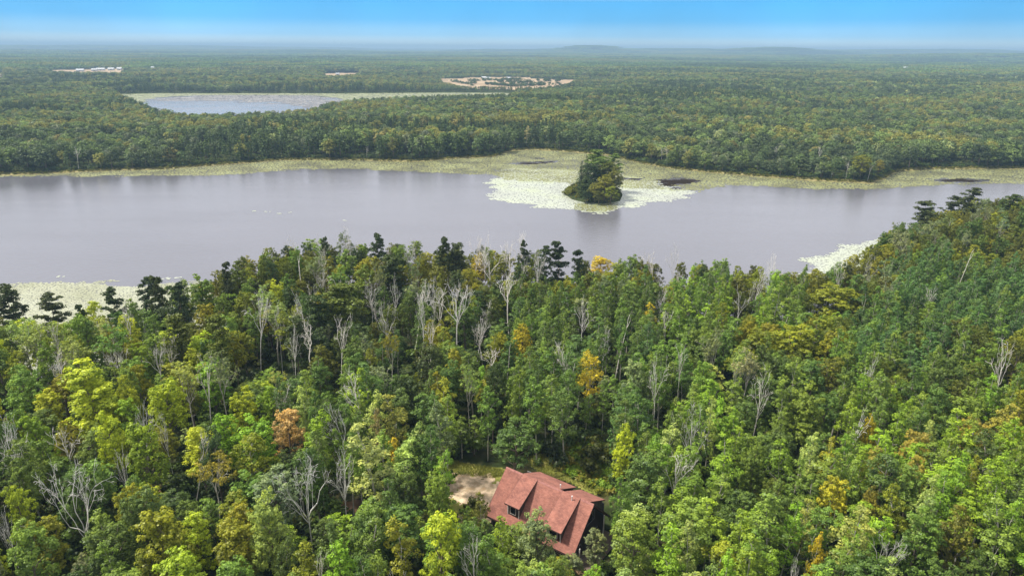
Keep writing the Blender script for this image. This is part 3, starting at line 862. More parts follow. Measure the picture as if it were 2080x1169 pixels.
# landmark trees: kind, x and y of the crown's top in the photo, crown width and how far down it shows (both in photo pixels), tone, height, short phrase
LM = [
    ('dead', 705, 543, 56, 62, None, 18, 'whitest fan-crowned bare tree'),
    ('dead', 748, 560, 36, 95, None, 18, 'thin bare tree with brown wisps'),
    ('dead', 797, 556, 26, 60, None, 18, 'slim bare tree on the dark ridge'),
    ('pole', 608, 518, 16, 18, None, 19, 'white snag poking from the rounded skyline trees'),
    ('dead', 832, 573, 40, 175, None, 21, 'tall straight bare tree with broomlike head'),
    ('gnarl', 786, 610, 44, 66, None, 16, 'forked pinkish bare tree'),
    ('dead', 892, 568, 42, 80, None, 20, 'slender twin of the biggest bare tree'),
    ('dead', 926, 570, 78, 125, None, 22, 'biggest bare tree in mid forest'),
    ('dead', 966, 622, 28, 85, None, 16, 'small bare tree right of the biggest'),
    ('dead', 998, 503, 72, 60, None, 19, 'wide bare tree on the skyline'),
    ('dead', 1036, 548, 52, 100, None, 20, 'grey bare tree under the skyline'),
    ('dead', 1106, 503, 32, 60, None, 18, 'bare tree before the skyline pines'),
    ('dead', 1137, 501, 38, 62, None, 18, 'bare tree wrapped by a dark pine'),
    ('dead', 1185, 595, 42, 90, None, 18, 'fan-topped bare tree above deep green aspens'),
    ('pole', 1253, 640, 20, 120, None, 19, 'white pole rising through the aspens'),
    ('dead', 1362, 618, 32, 68, None, 17, 'small bare tree in the aspen slope'),
    ('dead', 1352, 508, 34, 30, None, 20, 'hazy bare top at the water edge'),
    ('antler', 1342, 541, 20, 32, None, 15, 'small white forked snag'),
    ('antler', 1385, 541, 34, 24, None, 15, 'pair of splayed white snags'),
    ('antler', 1506, 583, 54, 55, None, 15, 'white antlered snag on the far slope'),
    ('dead', 1536, 552, 40, 40, None, 17, 'grey bare tree near the cove'),
    ('dead', 1340, 718, 44, 145, None, 20, 'bare tree with long pale stem over the gold birch'),
    ('dead', 1388, 692, 28, 120, None, 20, 'long pale stem beside the gold birch'),
    ('birch', 1452, 672, 46, 62, 'grey', 18, 'leaning white birch'),
    ('birch', 1498, 700, 40, 60, 'pale', 18, 'thin birch with bent stem'),
    ('dead', 1545, 742, 52, 128, None, 20, 'lone bare tree over the right aspens'),
    ('gnarl', 1434, 818, 74, 145, None, 19, 'two-stemmed bare tree beside the clearing woods'),
    ('birch', 1520, 700, 50, 60, 'tan', 19, 'tan birch with pale stem'),
    ('antler', 1757, 716, 42, 34, None, 17, 'white antlered snag above the bright aspens'),
    ('antler', 1732, 812, 38, 55, None, 17, 'forked white snag beside the domed maple'),
    ('pole', 1957, 500, 16, 70, None, 21, 'white stem on the right shoulder'),
    ('gnarl', 1770, 515, 44, 40, None, 17, 'tan spreading snag above the pale cove'),
    ('dead', 1904, 577, 28, 32, None, 18, 'small bare top among the blue-green aspens'),
    ('dead', 508, 598, 46, 175, None, 21, 'very tall bare tree left of the ridge'),
    ('dead', 556, 606, 34, 140, None, 19, 'bare tree with candelabra head'),
    ('dead', 585, 642, 30, 120, None, 18, 'grey stem between the candelabra tree and ridge'),
    ('dead', 622, 648, 42, 80, None, 17, 'flat-topped bare tree'),
    ('dead', 678, 636, 42, 160, None, 20, 'pale long-stemmed bare tree'),
    ('birch', 786, 668, 42, 72, 'olive', 17, 'yellow-green birch with bent white stem'),
    ('dead', 314, 690, 40, 55, None, 15, 'left of the twin feathery bare trees'),
    ('dead', 334, 678, 36, 62, None, 16, 'right of the twin feathery bare trees'),
    ('antler', 277, 645, 16, 26, None, 15, 'little white two-pronged snag'),
    ('birch', 370, 728, 56, 95, 'pale', 18, 'pale thin birch with spread limbs'),
    ('dead', 402, 718, 34, 140, None, 19, 'bare tree between the two pale birches'),
    ('birch', 440, 708, 62, 120, 'grey', 19, 'forked pale birch'),
    ('dead', 128, 842, 58, 85, None, 16, 'feathery grey bare tree'),
    ('gnarl', 140, 925, 120, 200, None, 20, 'great twisted half-bare tree'),
    ('gnarl', 612, 903, 96, 170, None, 20, 'great spreading bare tree'),
    ('dead', 690, 900, 58, 140, None, 18, 'bare tree beside the great spreading one'),
    ('antler', 328, 832, 34, 36, None, 15, 'white forked snag in yellow leaves'),
    ('antler', 242, 897, 36, 38, None, 15, 'white stubs over the ochre bush'),
    ('dead', 970, 1098, 52, 71, None, 17, 'white twiggy bare tree left of the house'),
    ('dead', 1798, 1058, 64, 60, None, 15, 'cream twiggy bare tree'),
    ('dead', 1626, 1122, 42, 44, None, 14, 'low tan bare top'),
    ('dead', 8, 1040, 36, 60, None, 16, 'white twigs at the left margin'),
    ('dead', 636, 1120, 28, 49, None, 14, 'small white twiggy top'),
    ('dead', 228, 700, 44, 34, None, 15, 'pinkish twigs under the rounded green crown'),
    ('birch', 952, 734, 48, 110, 'pale', 17, 'yellow-flecked thin birch'),
    ('pole', 1026, 696, 12, 42, None, 14, 'short grey stub in shade'),
    ('dead', 768, 478, 34, 40, None, 19, 'white bare tree against the skyline pine'),
    ('dead', 1000, 690, 40, 46, None, 14, 'low twiggy top in mid forest'),
    # leafy landmarks
    ('oak', 580, 823, 80, 80, 'orange', 15, 'orange-brown tree'),
    ('aspen', 766, 832, 26, 30, 'orange', 14, 'small orange-gold tree'),
    ('aspen', 805, 800, 60, 90, 'ochre', 15, 'egg-shaped golden olive tree'),
    ('aspen', 756, 853, 84, 145, 'pale', 20, 'tall pale lime tree'),
    ('maple', 217, 842, 66, 90, 'lime', 16, 'lime-topped layered maple'),
    ('maple', 287, 855, 88, 120, 'bright', 17, 'rounded fresh green maple'),
    ('birch', 422, 915, 84, 85, 'ochre', 15, 'ochre birch'),
    ('maple', 178, 740, 140, 120, 'lime', 19, 'broad brightest lime maple'),
    ('maple', 30, 745, 90, 80, 'green', 17, 'green maple by the left margin'),
    ('aspen', 1205, 710, 52, 90, 'gold', 17, 'golden aspen behind the clearing'),
    ('oak', 1066, 652, 52, 52, 'gold', 16, 'gold-capped oak in mid forest'),
    ('oak', 1222, 515, 52, 30, 'gold', 14, 'gold oak on the waterline'),
    ('maple', 1268, 860, 58, 62, 'lime', 15, 'lime maple behind the clearing'),
    ('oak', 1692, 960, 74, 66, 'gold', 14, 'golden orange oak'),
    ('oak', 1777, 838, 36, 30, 'gold', 14, 'small gold oak on the right slope'),
    ('oak', 1870, 870, 72, 30, 'ochre', 14, 'ochre oak on the right slope'),
    ('aspen', 1664, 1075, 36, 50, 'gold', 15, 'yellow sapling in the right foreground'),
    ('oak', 1780, 975, 44, 40, 'ochre', 14, 'ochre oak right of the golden orange one'),
    ('maple', 880, 1037, 112, 132, 'lime', 19, 'large lime maple left of the house'),
    ('aspen', 900, 822, 58, 90, 'grey', 17, 'lone aspen at the drive edge'),
    ('oak', 1045, 853, 100, 85, 'deep', 12, 'big dark oak behind the house'),
    ('maple', 1092, 1042, 92, 90, 'grey', 12, 'grey-green tree in front of the roof'),
    ('aspen', 1022, 1050, 42, 60, 'bright', 12, 'fresh green tree under the left dormer'),
    ('aspen', 976, 997, 36, 60, 'dolive', 11, 'small dark tree by the drive'),
    ('maple', 888, 945, 76, 95, 'green', 15, 'green maple beside the drive'),
    ('maple', 1292, 1035, 116, 110, 'green', 17, 'broad green maple right of the house'),
    ('oak', 1205, 1148, 56, 30, 'bright', 8, 'bright rounded tree at the house corner'),
    ('maple', 1212, 1078, 56, 60, 'grey', 8, 'small grey-green tree against the dark gable'),
    ('aspen', 1268, 960, 44, 60, 'green', 15, 'slim green tree right of the ridge'),
    ('maple', 540, 1003, 100, 90, 'pale', 17, 'pale dense maple'),
    ('maple', 690, 1098, 84, 71, 'bright', 16, 'fresh green maple at the bottom'),
    ('maple', 310, 1035, 130, 110, 'olive', 17, 'broad olive maple'),
    ('maple', 40, 1060, 110, 100, 'green', 17, 'green maple in the bottom corner'),
    ('maple', 350, 1110, 130, 60, 'lime', 16, 'lime maple at the bottom edge'),
    ('maple', 1650, 782, 92, 84, 'green', 17, 'domed green maple'),
    ('maple', 1870, 1030, 104, 100, 'green', 16, 'broad green maple in the right foreground'),
    ('maple', 30, 985, 70, 60, 'lime', 16, 'lime maple by the left margin'),
    ('oak', 250, 760, 60, 40, 'lime', 16, 'lime oak behind the broad one'),
    ('birch', 215, 650, 80, 80, 'green', 19, 'grey-green domed birch'),
    ('maple', 325, 775, 90, 80, 'lime', 16, 'lime maple under the feathery bare trees'),
    ('oak', 1620, 655, 110, 60, 'olive', 15, 'olive oak cluster on the right slope'),
    ('oak', 1700, 575, 120, 60, 'olive', 16, 'rounded olive oak above the slope'),
    ('aspen', 490, 880, 80, 70, 'olive', 15, 'feathery olive tree'),
    # pines
    ('pine', 6, 578, 60, 60, 'pine', 22, 'pine at the left margin'),
    ('pine', 90, 597, 58, 45, 'pine', 21, 'broad pine over the cream pads'),
    ('pine', 165, 618, 28, 16, 'pine', 19, 'small pine top over the cream pads'),
    ('pine', 222, 583, 44, 42, 'pine', 21, 'single pine over the cream pads'),
    ('pine', 288, 560, 44, 52, 'pine', 22, 'left one of three pines'),
    ('pine', 316, 560, 40, 55, 'pine', 22, 'middle one of three pines'),
    ('pine', 346, 574, 46, 60, 'pine', 21, 'right one of three pines'),
    ('pine', 458, 534, 28, 24, 'pine', 22, 'pine top over the rising canopy'),
    ('pine', 656, 481, 22, 10, 'pine', 20, 'pine tip on the rounded skyline'),
    ('pine', 766, 474, 36, 34, 'pine', 22, 'tallest skyline pine'),
    ('pine', 894, 483, 36, 28, 'pine', 22, 'second skyline pine'),
    ('pine', 926, 494, 40, 36, 'pine', 20, 'low skyline pine'),
    ('pine', 1067, 487, 22, 14, 'pine', 21, 'pine tip above the mid skyline'),
    ('pine', 1108, 497, 34, 40, 'pine', 21, 'pine behind the paired bare trees'),
    ('pine', 1138, 490, 40, 44, 'pine', 22, 'darkest pine on the skyline'),
    ('pine', 1178, 508, 30, 40, 'pine', 20, 'dark pine beside the gold oak'),
    ('pine', 350, 640, 60, 70, 'dolive', 19, 'dull pine under three pines'),
    ('pine', 1884, 406, 46, 44, 'pine', 22, 'blue-grey pine on the point'),
    ('pine', 1944, 390, 42, 36, 'pine', 21, 'left of the two tall point pines'),
    ('pine', 1976, 379, 46, 44, 'pine', 23, 'right of the two tall point pines'),
    ('pine', 2056, 392, 44, 30, 'dark', 20, 'pine by the right margin'),
    ('pine', 690, 575, 84, 80, 'dolive', 19, 'dull pine on the dark ridge'),
    ('pine', 800, 520, 60, 60, 'dark', 19, 'rounded dark pine on the ridge'),
    ('pine', 440, 640, 60, 80, 'dolive', 20, 'dull pine left of the tall bare tree'),
]

def solve_place(tx, ty, h):
    g = 6.0
    for _ in range(12):
        p = at(tx, ty, g + h)
        g2 = float(terr(p[0], p[1]))
        g = max(g2, 0.3)
    return p[0], p[1], g

house_poly = [(985, 1040), (1029, 940), (1100, 955), (1180, 975), (1225, 1010), (1240, 1060), (1175, 1125), (1150, 1115), (1100, 1085), (1050, 1062)]
drive_poly = [(915, 975), (940, 955), (1010, 962), (1000, 1010), (955, 1030), (935, 1010)]
glade_poly = [(862, 940), (880, 930), (1000, 955), (1010, 965), (960, 975), (900, 968)]
glade2 = [(1125, 925), (1180, 900), (1235, 915), (1250, 970), (1215, 1000), (1160, 965)]
path1 = [(312, 1000), (333, 998), (345, 1035), (322, 1038)]
path2 = [(690, 1018), (722, 1016), (722, 1034), (696, 1036)]
NOCROWN = [np.array(p, float) for p in (house_poly, drive_poly, glade_poly, glade2, path1, path2)]
def gp(pts): return np.array([at(a, b, 8.5)[:2] for a, b in pts])
GNO = [gp([(960, 1060), (1000, 935), (1100, 945), (1260, 990), (1260, 1100), (1180, 1190), (1100, 1169)]), gp(drive_poly), gp(glade_poly), gp(glade2), gp(path1), gp(path2)]
SHIFT_G = 0

placed = []      # x, y, r
trees = []       # dicts
lmpos = []
boxes = []       # px0, px1, py0, py1, distance
for kind, tx, ty, wpx, vis, tone, h, phrase in LM:
    x, y, g = solve_place(tx, ty, h)
    px, py, z = proj((x, y, g + h * .8))
    Rw = wpx / F * z / 2
    trees.append(dict(kind=kind, x=x, y=y, g=g, h=h, R=Rw, tone=tone, phrase=phrase, lm=True))
    if kind in ('dead', 'antler', 'pole', 'gnarl'):
        placed.append((x, y, 1.6 if kind != 'gnarl' else 2.4))
    else:
        placed.append((x, y, Rw * (.9 if kind != 'pine' else .6)))
    boxes.append((tx - wpx * .42, tx + wpx * .42, ty + 3, ty + min(vis, wpx * 1.1), math.hypot(x, y)))
    if vis > wpx * 1.1:
        boxes.append((tx - 7, tx + 7, ty + 3, ty + vis, math.hypot(x, y)))

def zone(px, py, r):
    """kind and tone of a filling tree by where it stands"""
    u = r.random()
    def pick(*opts):
        t = sum(o[0] for o in opts); v = r.random() * t
        for o in opts:
            v -= o[0]
            if v <= 0: return o[1], o[2]
        return opts[-1][1], opts[-1][2]
    n1 = float(fbm(np.array(px / 130.0), np.array(py / 75.0), 2))
    if py < 600 and px > 1740:
        if 515 < py and px > 1830: return pick((6, 'aspen', 'teal'), (2, 'aspen', 'green'), (1, 'oak', 'dolive'))
        return pick((5, 'oak', 'dolive'), (3, 'oak', 'olive'), (2, 'maple', 'deep'), (1, 'birch', 'grey'))
    if py < 560 + 15 * n1 and px > 480:
        return pick((4, 'oak', 'olive'), (4, 'oak', 'dolive'), (3, 'maple', 'green'), (.25, 'oak', 'gold'), (.6, 'dead', 'bare'), (.5, 'birch', 'grey'), (1.5, 'maple', 'dark'))
    if py < 640 and px <= 520:
        return pick((3, 'maple', 'green'), (3, 'oak', 'dolive'), (2, 'oak', 'olive'), (.2, 'pine', 'pine'), (1.5, 'maple', 'deep'))
    if px > 1730 and py < 700:
        return pick((6, 'aspen', 'teal'), (2, 'aspen', 'green'), (1, 'oak', 'dolive')) if n1 > .5 or py < 620 else pick((4, 'oak', 'dolive'), (3, 'oak', 'olive'), (1, 'aspen', 'green'))
    if px > 1500 and py < 690 and n1 > .42:
        return pick((4, 'oak', 'olive'), (3, 'oak', 'dolive'), (1, 'aspen', 'green'))
    if px > 1780 and (py - 640) < (px - 1700) * .55 and n1 < .5:
        return pick((4, 'oak', 'dolive'), (3, 'oak', 'olive'), (2, 'aspen', 'green'), (.3, 'oak', 'ochre'))
    if px > 1350:
        if n1 > .60: return pick((4, 'maple', 'deep'), (3, 'maple', 'green'), (2, 'oak', 'dolive'), (2, 'aspen', 'green'))
        if py > 700: return pick((6, 'aspen', 'bright'), (4, 'aspen', 'green'), (1.6, 'aspen', 'pale'), (1.2, 'maple', 'green'), (.9, 'aspen', 'olive'), (.15, 'oak', 'ochre'), (1.6, 'aspen', 'deep'), (.12, 'dead', 'bare'))
        return pick((6, 'aspen', 'green'), (3, 'aspen', 'bright'), (2, 'aspen', 'deep'), (1, 'oak', 'dolive'), (.5, 'aspen', 'olive'))
    if px > 1040 and py < 850:
        return pick((6, 'aspen', 'green'), (5, 'aspen', 'deep'), (2, 'aspen', 'teal'), (1.6, 'maple', 'deep'), (.5, 'aspen', 'olive'), (.1, 'aspen', 'gold'), (.8, 'maple', 'grey'), (.25, 'dead', 'bare'))
    if px > 1040:
        return pick((3, 'aspen', 'green'), (3, 'maple', 'deep'), (3, 'maple', 'green'), (1.3, 'maple', 'grey'), (1.2, 'aspen', 'pale'), (.6, 'maple', 'olive'))
    if px > 560:
        if py < 720: return pick((4, 'maple', 'dark'), (3, 'maple', 'deep'), (3, 'oak', 'dolive'), (2, 'aspen', 'deep'), (1.5, 'oak', 'olive'), (.5, 'pine', 'dark'), (1, 'aspen', 'olive'), (1.3, 'dead', 'bare'), (.6, 'birch', 'grey'))
        return pick((5, 'aspen', 'deep'), (4, 'aspen', 'green'), (3, 'maple', 'deep'), (1, 'aspen', 'olive'), (.8, 'aspen', 'pale'), (1, 'aspen', 'bright'), (1, 'maple', 'dark'), (.1, 'aspen', 'gold'), (.6, 'dead', 'bare'))
    if py < 860:
        return pick((3.5, 'maple', 'green'), (3, 'maple', 'lime'), (1.8, 'maple', 'bright'), (2, 'oak', 'olive'), (2, 'maple', 'deep'), (1, 'birch', 'pale'), (1, 'oak', 'dolive'), (.35, 'dead', 'bare'))
    return pick((2.2, 'maple', 'olive'), (3.4, 'maple', 'green'), (2, 'maple', 'deep'), (1.4, 'maple', 'lime'), (1.4, 'aspen', 'green'), (1, 'maple', 'grey'), (.3, 'oak', 'ochre'), (2, 'maple', 'dark'), (.3, 'dead', 'bare'))

CR = {'dead': 1.5, 'aspen': 1.95, 'maple': 2.9, 'oak': 3.0, 'birch': 2.4, 'pine': 2.4}
def fill():
    r = np.random.default_rng(21)
    cell = 4.0
    gridd = {}
    def near(x, y, rad):
        i, j = int(x // cell), int(y // cell)
        for a in range(i - 2, i + 3):
            for b in range(j - 2, j + 3):
                for (qx, qy, qr) in gridd.get((a, b), ()):
                    if (qx - x) ** 2 + (qy - y) ** 2 < (.80 * (qr + rad)) ** 2: return True
        return False
    def put(x, y, rad): gridd.setdefault((int(x // cell), int(y // cell)), []).append((x, y, rad))
    for p in placed: put(*p)
    # candidate points over the near land
    N = 60000
    cy = r.uniform(28, 460, N); cx = r.uniform(-1, 1, N) * (cy * .80 + 75)
    s = ysn(cx) - cy
    ok = (s > 1.5)
    cx, cy, s = cx[ok], cy[ok], s[ok]
    gg = terr(cx, cy)
    bad = np.zeros(len(cx), bool)
    for P in GNO: bad |= inpoly(cx, cy, P)
    cx, cy, gg, s = cx[~bad], cy[~bad], gg[~bad], s[~bad]
    out = []
    for x, y, g, si in zip(cx, cy, gg, s):
        px, py, z = proj((x, y, g + 15))
        kind, tone = zone(px, py, r)
        sz = r.uniform(.70, 1.28)
        rad = CR[kind] * sz * (1.0 if kind != 'aspen' else r.uniform(.85, 1.1))
        if near(x, y, rad): continue
        base_h = {'dead': 19, 'aspen': 16, 'maple': 15.5, 'oak': 14.5, 'birch': 17, 'pine': 18}[kind]
        h = base_h * r.uniform(.82, 1.10)
        if si < 40: h = base_h * r.uniform(1.05, 1.25)
        # keep the view to the landmark trees, the house and the drive open
        d = math.hypot(x, y)
        under = False
        for _ in range(8):
            tx, ty, z = proj((x, y, g + h))
            _, by, _ = proj((x, y, g + h * .35))
            hw = rad / z * F
            hit = any(d < bd - .5 and tx + hw * (.85 if x1 - x0 < 16 else .55) > x0 and tx - hw * (.85 if x1 - x0 < 16 else .55) < x1 and ty + 2 < y1 and by > y0 for x0, x1, y0, y1, bd in boxes)
            if not hit:
                sx = np.array([tx, tx - hw * .8, tx + hw * .8, tx, tx, tx - hw * .6, tx + hw * .6]); sy = np.array([ty + 1, ty + hw * .6, ty + hw * .6, (ty + by) / 2, by, by, by])
                hit = any(inpoly(sx, sy, P).any() for P in NOCROWN)
            if not hit: break
            h *= .86; under = True
        if hit or h < 5.0: continue
        if kind == 'dead' and h < 14: continue
        if h < 11: rad *= .8
        if kind == 'dead': rad *= 1.25
        put(x, y, rad)
        out.append(dict(kind=kind, x=x, y=y, g=g, h=h, R=rad * 1.16, tone=tone, lm=False))
    return out
trees += fill()

TR = np.random.default_rng(77)
def tint_of(tone):
    if tone is None: return (0.1, 0.1, 0.05)
    c = np.array(TONE[tone][0]) * TR.uniform(.82, 1.2)
    c = c * np.array([TR.uniform(.88, 1.14), 1.0, TR.uniform(.85, 1.15)])
    return tuple(np.clip(c, 0, 1))

for t in trees:
    t['px'], t['py'], t['z'] = proj((t['x'], t['y'], t['g'] + t['h'] * .85))
    t['d'] = math.hypot(t['x'], t['y'])
    t['vis'] = -20 < t['px'] < 2100 and t['py'] < 1200 and t['py'] > 0
    t['tint'] = tint_of(t['tone'])
    k = 'dead' if t['kind'] in ('antler', 'pole', 'gnarl') else t['kind']
    t['fam'] = k
    t['var'] = int(TR.integers(0, len(LIB[t['kind']])))
    t['rz'] = TR.uniform(0, 6.283)

single, rest = [], []
for fam in ('aspen', 'maple', 'oak', 'birch', 'pine', 'dead'):
    L = [t for t in trees if t['fam'] == fam]
    lm = [t for t in L if t['lm']]
    ot = sorted([t for t in L if not t['lm'] and t['vis'] and t['h'] > 9], key=lambda t: -t['h'] / t['z'])
    cap = 300 - len(lm)
    single += lm + ot[:cap]
    chosen = set(id(t) for t in lm + ot[:cap])
    rest += [t for t in L if id(t) not in chosen]

def place_tree(t, label, group):
    kind = t['kind']; v = LIB[kind][t['var']]
    name, word, cat = NAMEOF[kind]
    e = bpy.data.objects.new(name, None); COL.objects.link(e)
    e.empty_display_size = .5
    e.location = (t['x'], t['y'], t['g'])
    tl = .085 if kind in ('dead', 'pole', 'gnarl', 'antler') else .03
    e.rotation_euler = (TR.normal() * tl, TR.normal() * tl, t['rz'])
    sz = t['h'] / v['H']; sx = t['R'] / v['R']
    e.scale = (sx, sx, sz)
    props(e, label, cat, group)
    tr = bpy.data.objects.new('trunk', v['trunk']); COL.objects.link(tr); tr.parent = e
    if v['crown'] is not None:
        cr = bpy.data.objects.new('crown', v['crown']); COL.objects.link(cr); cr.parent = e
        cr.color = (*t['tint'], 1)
    return e

ORD = ['nearest', 'second', 'third', 'fourth', 'fifth', 'sixth', 'seventh', 'eighth', 'ninth', 'tenth', 'eleventh', 'twelfth', 'thirteenth', 'fourteenth', 'fifteenth', 'sixteenth', 'seventeenth', 'eighteenth', 'nineteenth', 'twentieth']
landm = [t for t in trees if t['lm']]
lx = np.array([t['px'] for t in landm]); ly = np.array([t['py'] for t in landm])
lg = {}
for t in single:
    if t['lm']: continue
    dx, dy = lx - t['px'], (ly - t['py']) * 1.3
    i = int(np.argmin(dx * dx + dy * dy))
    ddx, ddy = t['px'] - lx[i], (t['py'] - ly[i]) * 1.3
    dr = ('right of' if ddx > 0 else 'left of') if abs(ddx) > abs(ddy) else ('in front of' if ddy > 0 else 'behind')
    lg.setdefault((t['kind'], t['tone'], i, dr), []).append((math.hypot(ddx, ddy), t))
for (kind, tone, i, dr), L in lg.items():
    L.sort(key=lambda q: q[0])
    for n_, (_, t) in enumerate(L):
        w = NAMEOF[kind][1]
        o_ = ORD[min(n_, len(ORD) - 1)]
        t['label'] = f"{TONE[tone][1]} {w}, {o_} {dr} the {landm[i]['phrase']}"
for t in single:
    if t['lm']:
        w = t['phrase']
        k = t['kind']
        if t['fam'] == 'dead':
            lab = w + ', weathered leafless branches'
        elif k == 'pine':
            lab = w + ', dark tufted needles'
        else:
            lab = w + ', leafy crown over the near woods'
        if len(lab.split()) > 16: lab = w
        place_tree(t, lab, None)
    else:
        lw = t['label'].split()
        if len(lw) > 16: t['label'] = ' '.join(w_ for w_ in lw if w_ not in ('the', 'and', 'with'))
        place_tree(t, t['label'], GROUPOF[t['kind']])

# ----------------------------------------------------------------------------
# woods as one mass: points carry which tree, its turn, size and tint
# ----------------------------------------------------------------------------
def scatter(name, kinds, pts, label, cat, mats=()):
    """pts: list/array of (x,y,z, kindindex-global, rz, sx, sz, r,g,b)"""
    pts = np.asarray(pts, np.float32)
    src = bpy.data.collections.new(name + '_kinds')
    order = []
    for k in kinds:
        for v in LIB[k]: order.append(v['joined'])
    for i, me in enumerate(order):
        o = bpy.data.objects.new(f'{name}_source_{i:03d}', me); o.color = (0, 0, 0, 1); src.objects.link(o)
    me = bpy.data.meshes.new(name)
    me.vertices.add(len(pts)); me.vertices.foreach_set('co', pts[:, :3].ravel())
    def at_(n, typ, data, key):
        a = me.attributes.new(n, typ, 'POINT'); a.data.foreach_set(key, np.ascontiguousarray(data).ravel())
    at_('which', 'INT', pts[:, 3].astype(np.int32), 'value')
    rot = np.zeros((len(pts), 3), np.float32); rot[:, 2] = pts[:, 4]
    at_('turn', 'FLOAT_VECTOR', rot, 'vector')
    at_('size', 'FLOAT_VECTOR', np.stack([pts[:, 5], pts[:, 5], pts[:, 6]], 1), 'vector')
    col = np.ones((len(pts), 4), np.float32); col[:, :3] = pts[:, 7:10]
    at_('tint', 'FLOAT_COLOR', col, 'color')
    o = obj(name, me)
    o.color = (0, 0, 0, 1)
    props(o, label, cat, kind='stuff')
    ng = bpy.data.node_groups.new(name + '_spread', 'GeometryNodeTree')
    ng.interface.new_socket('Geometry', in_out='INPUT', socket_type='NodeSocketGeometry')
    ng.interface.new_socket('Geometry', in_out='OUTPUT', socket_type='NodeSocketGeometry')
    n, l = ng.nodes, ng.links
    gi, go = n.new('NodeGroupInput'), n.new('NodeGroupOutput')
    ci = n.new('GeometryNodeCollectionInfo'); ci.inputs['Collection'].default_value = src
    ci.inputs['Separate Children'].default_value = True; ci.inputs['Reset Children'].default_value = True
    ip = n.new('GeometryNodeInstanceOnPoints'); ip.inputs['Pick Instance'].default_value = True
    l.new(gi.outputs[0], ip.inputs['Points']); l.new(ci.outputs[0], ip.inputs['Instance'])
    def named(nm, typ):
        a = n.new('GeometryNodeInputNamedAttribute'); a.data_type = typ; a.inputs['Name'].default_value = nm
        return next(s for s in a.outputs if s.enabled and s.name == 'Attribute')
    l.new(named('which', 'INT'), ip.inputs['Instance Index'])
    l.new(named('turn', 'FLOAT_VECTOR'), ip.inputs['Rotation'])
    l.new(named('size', 'FLOAT_VECTOR'), ip.inputs['Scale'])
    l.new(ip.outputs[0], go.inputs[0])
    md = o.modifiers.new('spread', 'NODES'); md.node_group = ng
    return o

def offs(kinds):
    d, b = {}, 0
    for k in kinds: d[k] = b; b += len(LIB[k])
    return d
K1 = ['aspen', 'maple', 'oak', 'birch', 'pine']
o1 = offs(K1)
pts = []
for t in rest:
    if t['kind'] not in o1: continue
    v = LIB[t['kind']][t['var']]
    pts.append((t['x'], t['y'], t['g'], o1[t['kind']] + t['var'], t['rz'], t['R'] / v['R'], t['h'] / v['H'], *t['tint']))
scatter('near_forest', K1, pts, 'remaining closely packed trees of the near woods', 'forest')
print('TREES single', len(single), 'rest', len(rest), {f: sum(1 for t in single if t['fam'] == f) for f in ('aspen', 'maple', 'oak', 'birch', 'pine', 'dead')})

# undergrowth over the near forest floor
def undergrowth():
    r = np.random.default_rng(31)
    N = 11000
    cy = r.uniform(50, 420, N); cx = r.uniform(-1, 1, N) * (cy * .80 + 65)
    s = ysn(cx) - cy
    bad = (s < .8)
    for P in (GNO[0], GNO[1], GNO[2], GNO[4], GNO[5]): bad |= inpoly(cx, cy, P)
    cx, cy = cx[~bad], cy[~bad]
    g = terr(cx, cy)
    pts = []
    for x, y, z in zip(cx, cy, g):
        c = np.array(TONE[['deep', 'dark', 'green', 'dolive', 'deep'][r.integers(0, 5)]][0]) * r.uniform(.5, .85)
        s_ = r.uniform(.9, 2.4)
        pts.append((x, y, z, r.integers(0, 5), r.uniform(0, 6.28), s_, s_ * r.uniform(.7, 1.2), *c))
    # clearing edge behind the house: fresher shrubs
    P = gp([(1125, 915), (1180, 890), (1240, 905), (1270, 985), (1228, 1010), (1170, 975), (1130, 950)])
    x0, y0 = P.min(0); x1, y1 = P.max(0)
    qx = r.uniform(x0, x1, 420); qy = r.uniform(y0, y1, 420); k = inpoly(qx, qy, P)
    for x, y in zip(qx[k], qy[k]):
        c = np.array(TONE[['bright', 'green', 'olive', 'bright', 'ochre'][r.integers(0, 5)]][0]) * r.uniform(.6, 1.0)
        s_ = r.uniform(.3, .95)
        pts.append((x, y, float(terr(x, y)), r.integers(0, 5), r.uniform(0, 6.28), s_, s_ * r.uniform(.5, 1.0), *c))
    scatter('undergrowth', ['bush'], pts, 'dark leafy undergrowth between the near trees', 'undergrowth')
undergrowth()

